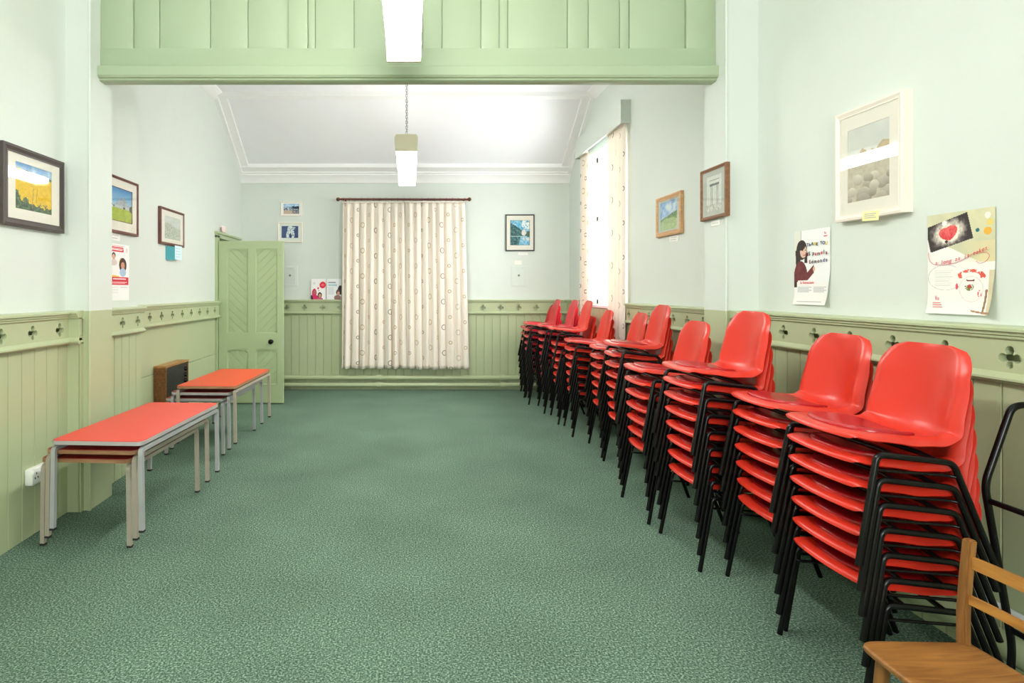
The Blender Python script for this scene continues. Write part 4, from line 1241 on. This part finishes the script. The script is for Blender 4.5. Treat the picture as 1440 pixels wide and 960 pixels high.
# socket
t = thing('wall_socket', 'white double socket low on the left wall behind the near tables', 'socket', (XL + .031, 3.455, .352), RL)
b = BM(); box(b, -.078, .078, -.045, 0, -.046, .046, bev=.006); fin('back_box', b, M['plast'], t, smooth=40)
for x in (-.04, .04):
    b = BM()
    for dx, dz in ((0, .016), (-.013, -.008), (.013, -.008)): box(b, x + dx - .004, x + dx + .004, -.0458, -.045, dz - .006, dz + .006)
    fin('pin_holes', b, M['blackp'], t)
    b = BM(); box(b, x - .008 + (.022 if x > 0 else -.022), x + .008 + (.022 if x > 0 else -.022), -.049, -.045, .012, .034, bev=.002); fin('switch', b, M['plast'], t)

# ------------------------------------------------------------------ small wooden chair
t = thing('wooden_chair', 'small honey-coloured wooden child chair in front of the nearest red stack', 'chair', (1.528, 1.635, 0), radians(3))
SZ = .353
b = BM()
# seat outline: front at -x, slightly wider in front, gentle waist, rounded corners
out = []
def sp(pts, n=8):
    P = [Vector((p[0], p[1], 0)) for p in pts]; r = []
    m_ = len(P)
    for i in range(m_):
        p0, p1, p2, p3 = P[i - 1], P[i], P[(i + 1) % m_], P[(i + 2) % m_]
        for k in range(n):
            q = k / n
            r.append(.5 * (2 * p1 + (p2 - p0) * q + (2 * p0 - 5 * p1 + 4 * p2 - p3) * q * q + (3 * p1 - p0 - 3 * p2 + p3) * q ** 3))
    return r
ol = sp([(-.165, .135), (-.150, .166), (-.115, .176), (0, .168), (.12, .158), (.165, .155), (.172, .12), (.172, -.12), (.165, -.155), (.12, -.158), (0, -.168), (-.115, -.176), (-.150, -.166), (-.165, -.135), (-.172, 0)], 6)
levels = [(.94, -.017), (.985, -.014), (1.0, -.006), (.998, -.001), (.985, .002), (.95, .0035), (.8, .001), (.5, -.003), (.2, -.005)]
rings = [[b.verts.new((p.x * f, p.y * f, SZ + dz)) for p in ol] for f, dz in levels]
for A, B in zip(rings[:-1], rings[1:]):
    for i in range(len(ol)): b.faces.new((A[i], A[(i + 1) % len(ol)], B[(i + 1) % len(ol)], B[i]))
b.faces.new(rings[0][::-1]); b.faces.new(rings[-1])
fin('seat', b, M['oak'], t, smooth=50)
for sy in (-1, 1):
    b = BM(); tube(b, [(-.165, sy * .15, 0), (-.13, sy * .135, .2), (-.118, sy * .13, SZ - .015)], [.0135, .018, .019], 14); fin('leg', b, M['oakz'], t, smooth=50)
    b = BM(); tube(b, [(.185, sy * .15, 0), (.15, sy * .138, .2), (.135, sy * .13, SZ - .015)], [.0135, .018, .019], 14); fin('leg', b, M['oakz'], t, smooth=50)
    b = BM()
    pts = [(.150, SZ - .06), (.150, SZ + .1), (.158, SZ + .2), (.170, SZ + .315)]
    prev = None
    for x, z in pts:
        w, dd = .0145, .0125
        ring = [b.verts.new((x + a * dd, sy * .150 + c * w, z)) for a, c in ((-1, -1), (1, -1), (1, 1), (-1, 1))]
        if prev:
            for k in range(4): b.faces.new((prev[k], prev[(k + 1) % 4], ring[(k + 1) % 4], ring[k]))
        else: b.faces.new(ring[::-1])
        prev = ring
    b.faces.new(prev)
    bmesh.ops.bevel(b, geom=b.edges[:], offset=.004, segments=2, affect='EDGES')
    fin('back_post', b, M['oakz'], t, smooth=40)
for z, h in ((SZ + .250, .036), (SZ + .140, .026)):
    b = BM(); xx = .150 + .022 * ((z - SZ) / .315) ** 1.5
    prev = None
    for k in range(9):
        y = -.139 + .278 * k / 8; x = xx + .006 * (1 - (y / .139) ** 2)
        ring = [b.verts.new((x + a * .006, y, z + c * h / 2)) for a, c in ((-1, -1), (1, -1), (1, 1), (-1, 1))]
        if prev:
            for q in range(4): b.faces.new((prev[q], prev[(q + 1) % 4], ring[(q + 1) % 4], ring[q]))
        else: b.faces.new(ring[::-1])
        prev = ring
    b.faces.new(prev); fin('back_rail', b, M['oaky'], t)
for y in (-.142, .142):
    b = BM(); tube(b, [(-.132, y * .96, .15), (.155, y, .15)], .008, 10); fin('stretcher', b, M['oak'], t, smooth=50)

# ------------------------------------------------------------------ black tube trolley against the right wall
t = thing('chair_trolley', 'bent black tube trolley frame against the right wall beside the nearest stack', 'trolley', (2.03, 1.80, 0))
for sy, yy in ((1, .235), (-1, -.235)):
    b = BM()
    tube(b, fillet([(.025, yy, .08), (.033, yy, .20), (-.062, yy, .755), (.03, yy, 1.02), (.085, yy, 1.03), (.125, yy, 1.0)], .04, 6), .0115, 12); fin('side_tube', b, M['black'], t, smooth=50)
    b = BM(); lathe(b, [(.02, -.014), (.055, -.014), (.060, -.008), (.060, .008), (.055, .014), (.02, .014)], (-.002, yy - sy * .032, .0605), (0, 1, 0), 22); fin('wheel', b, M['rubber'], t, smooth=40)
for x, z in ((-.05, .70), (.025, .26), (.027, .10), (.125, 1.0)):
    b = BM(); tube(b, [(x, -.235, z), (x, .235, z)], .010, 10); fin('crossbar', b, M['black'], t, smooth=50)
b = BM(); tube(b, [(-.002, -.235, .0605), (-.002, .235, .0605)], .008, 8); fin('axle', b, M['black'], t, smooth=50)

# ------------------------------------------------------------------ light, world, camera
w = bpy.data.worlds.new('World'); SC.world = w; w.use_nodes = True
bg = w.node_tree.nodes['Background']; bg.inputs['Color'].default_value = (.93, .97, 1.0, 1); bg.inputs['Strength'].default_value = 2.4

def area(name, loc, rot, sx, sy, e, col=(1, 1, 1)):
    l = bpy.data.lights.new(name, 'AREA'); l.shape = 'RECTANGLE'; l.size = sx; l.size_y = sy; l.energy = e; l.color = col
    o = bpy.data.objects.new(name, l); COL.objects.link(o); o.location = loc; o.rotation_euler = rot
    return o
area('daylight_right_window', (XR2 + .45, (WY0 + WY1) / 2, 2.18), (0, radians(72), 0), 1.9, 1.35, 62, (.94, .97, 1))
area('added_front_fill', (0, YF - .35, 2.15), (radians(-90) + pi, 0, 0), 2.6, 1.9, 120, (1, .98, .94))  # added fill light, shining in through the invented window behind the camera

cam = bpy.data.cameras.new('Camera'); co = bpy.data.objects.new('Camera', cam); COL.objects.link(co)
co.location = (0, 0, CAMZ); co.rotation_euler = (pi / 2, 0, 0)
cam.sensor_width = 36; cam.sensor_fit = 'HORIZONTAL'; cam.lens = F / 1440 * 36
cam.shift_x = (720 - 577) / 1440; cam.shift_y = -(480 - 408) / 1440
cam.clip_start = .05
SC.camera = co
vs = SC.view_settings
vs.view_transform = 'Standard'; vs.look = 'None'; vs.exposure = 0.86; vs.gamma = 1; vs.use_curve_mapping = False
SC.cycles.max_bounces = 10; SC.cycles.diffuse_bounces = 7; SC.cycles.transparent_max_bounces = 12
SC.cycles.use_denoising = True
SC.cycles.sample_clamp_indirect = 6
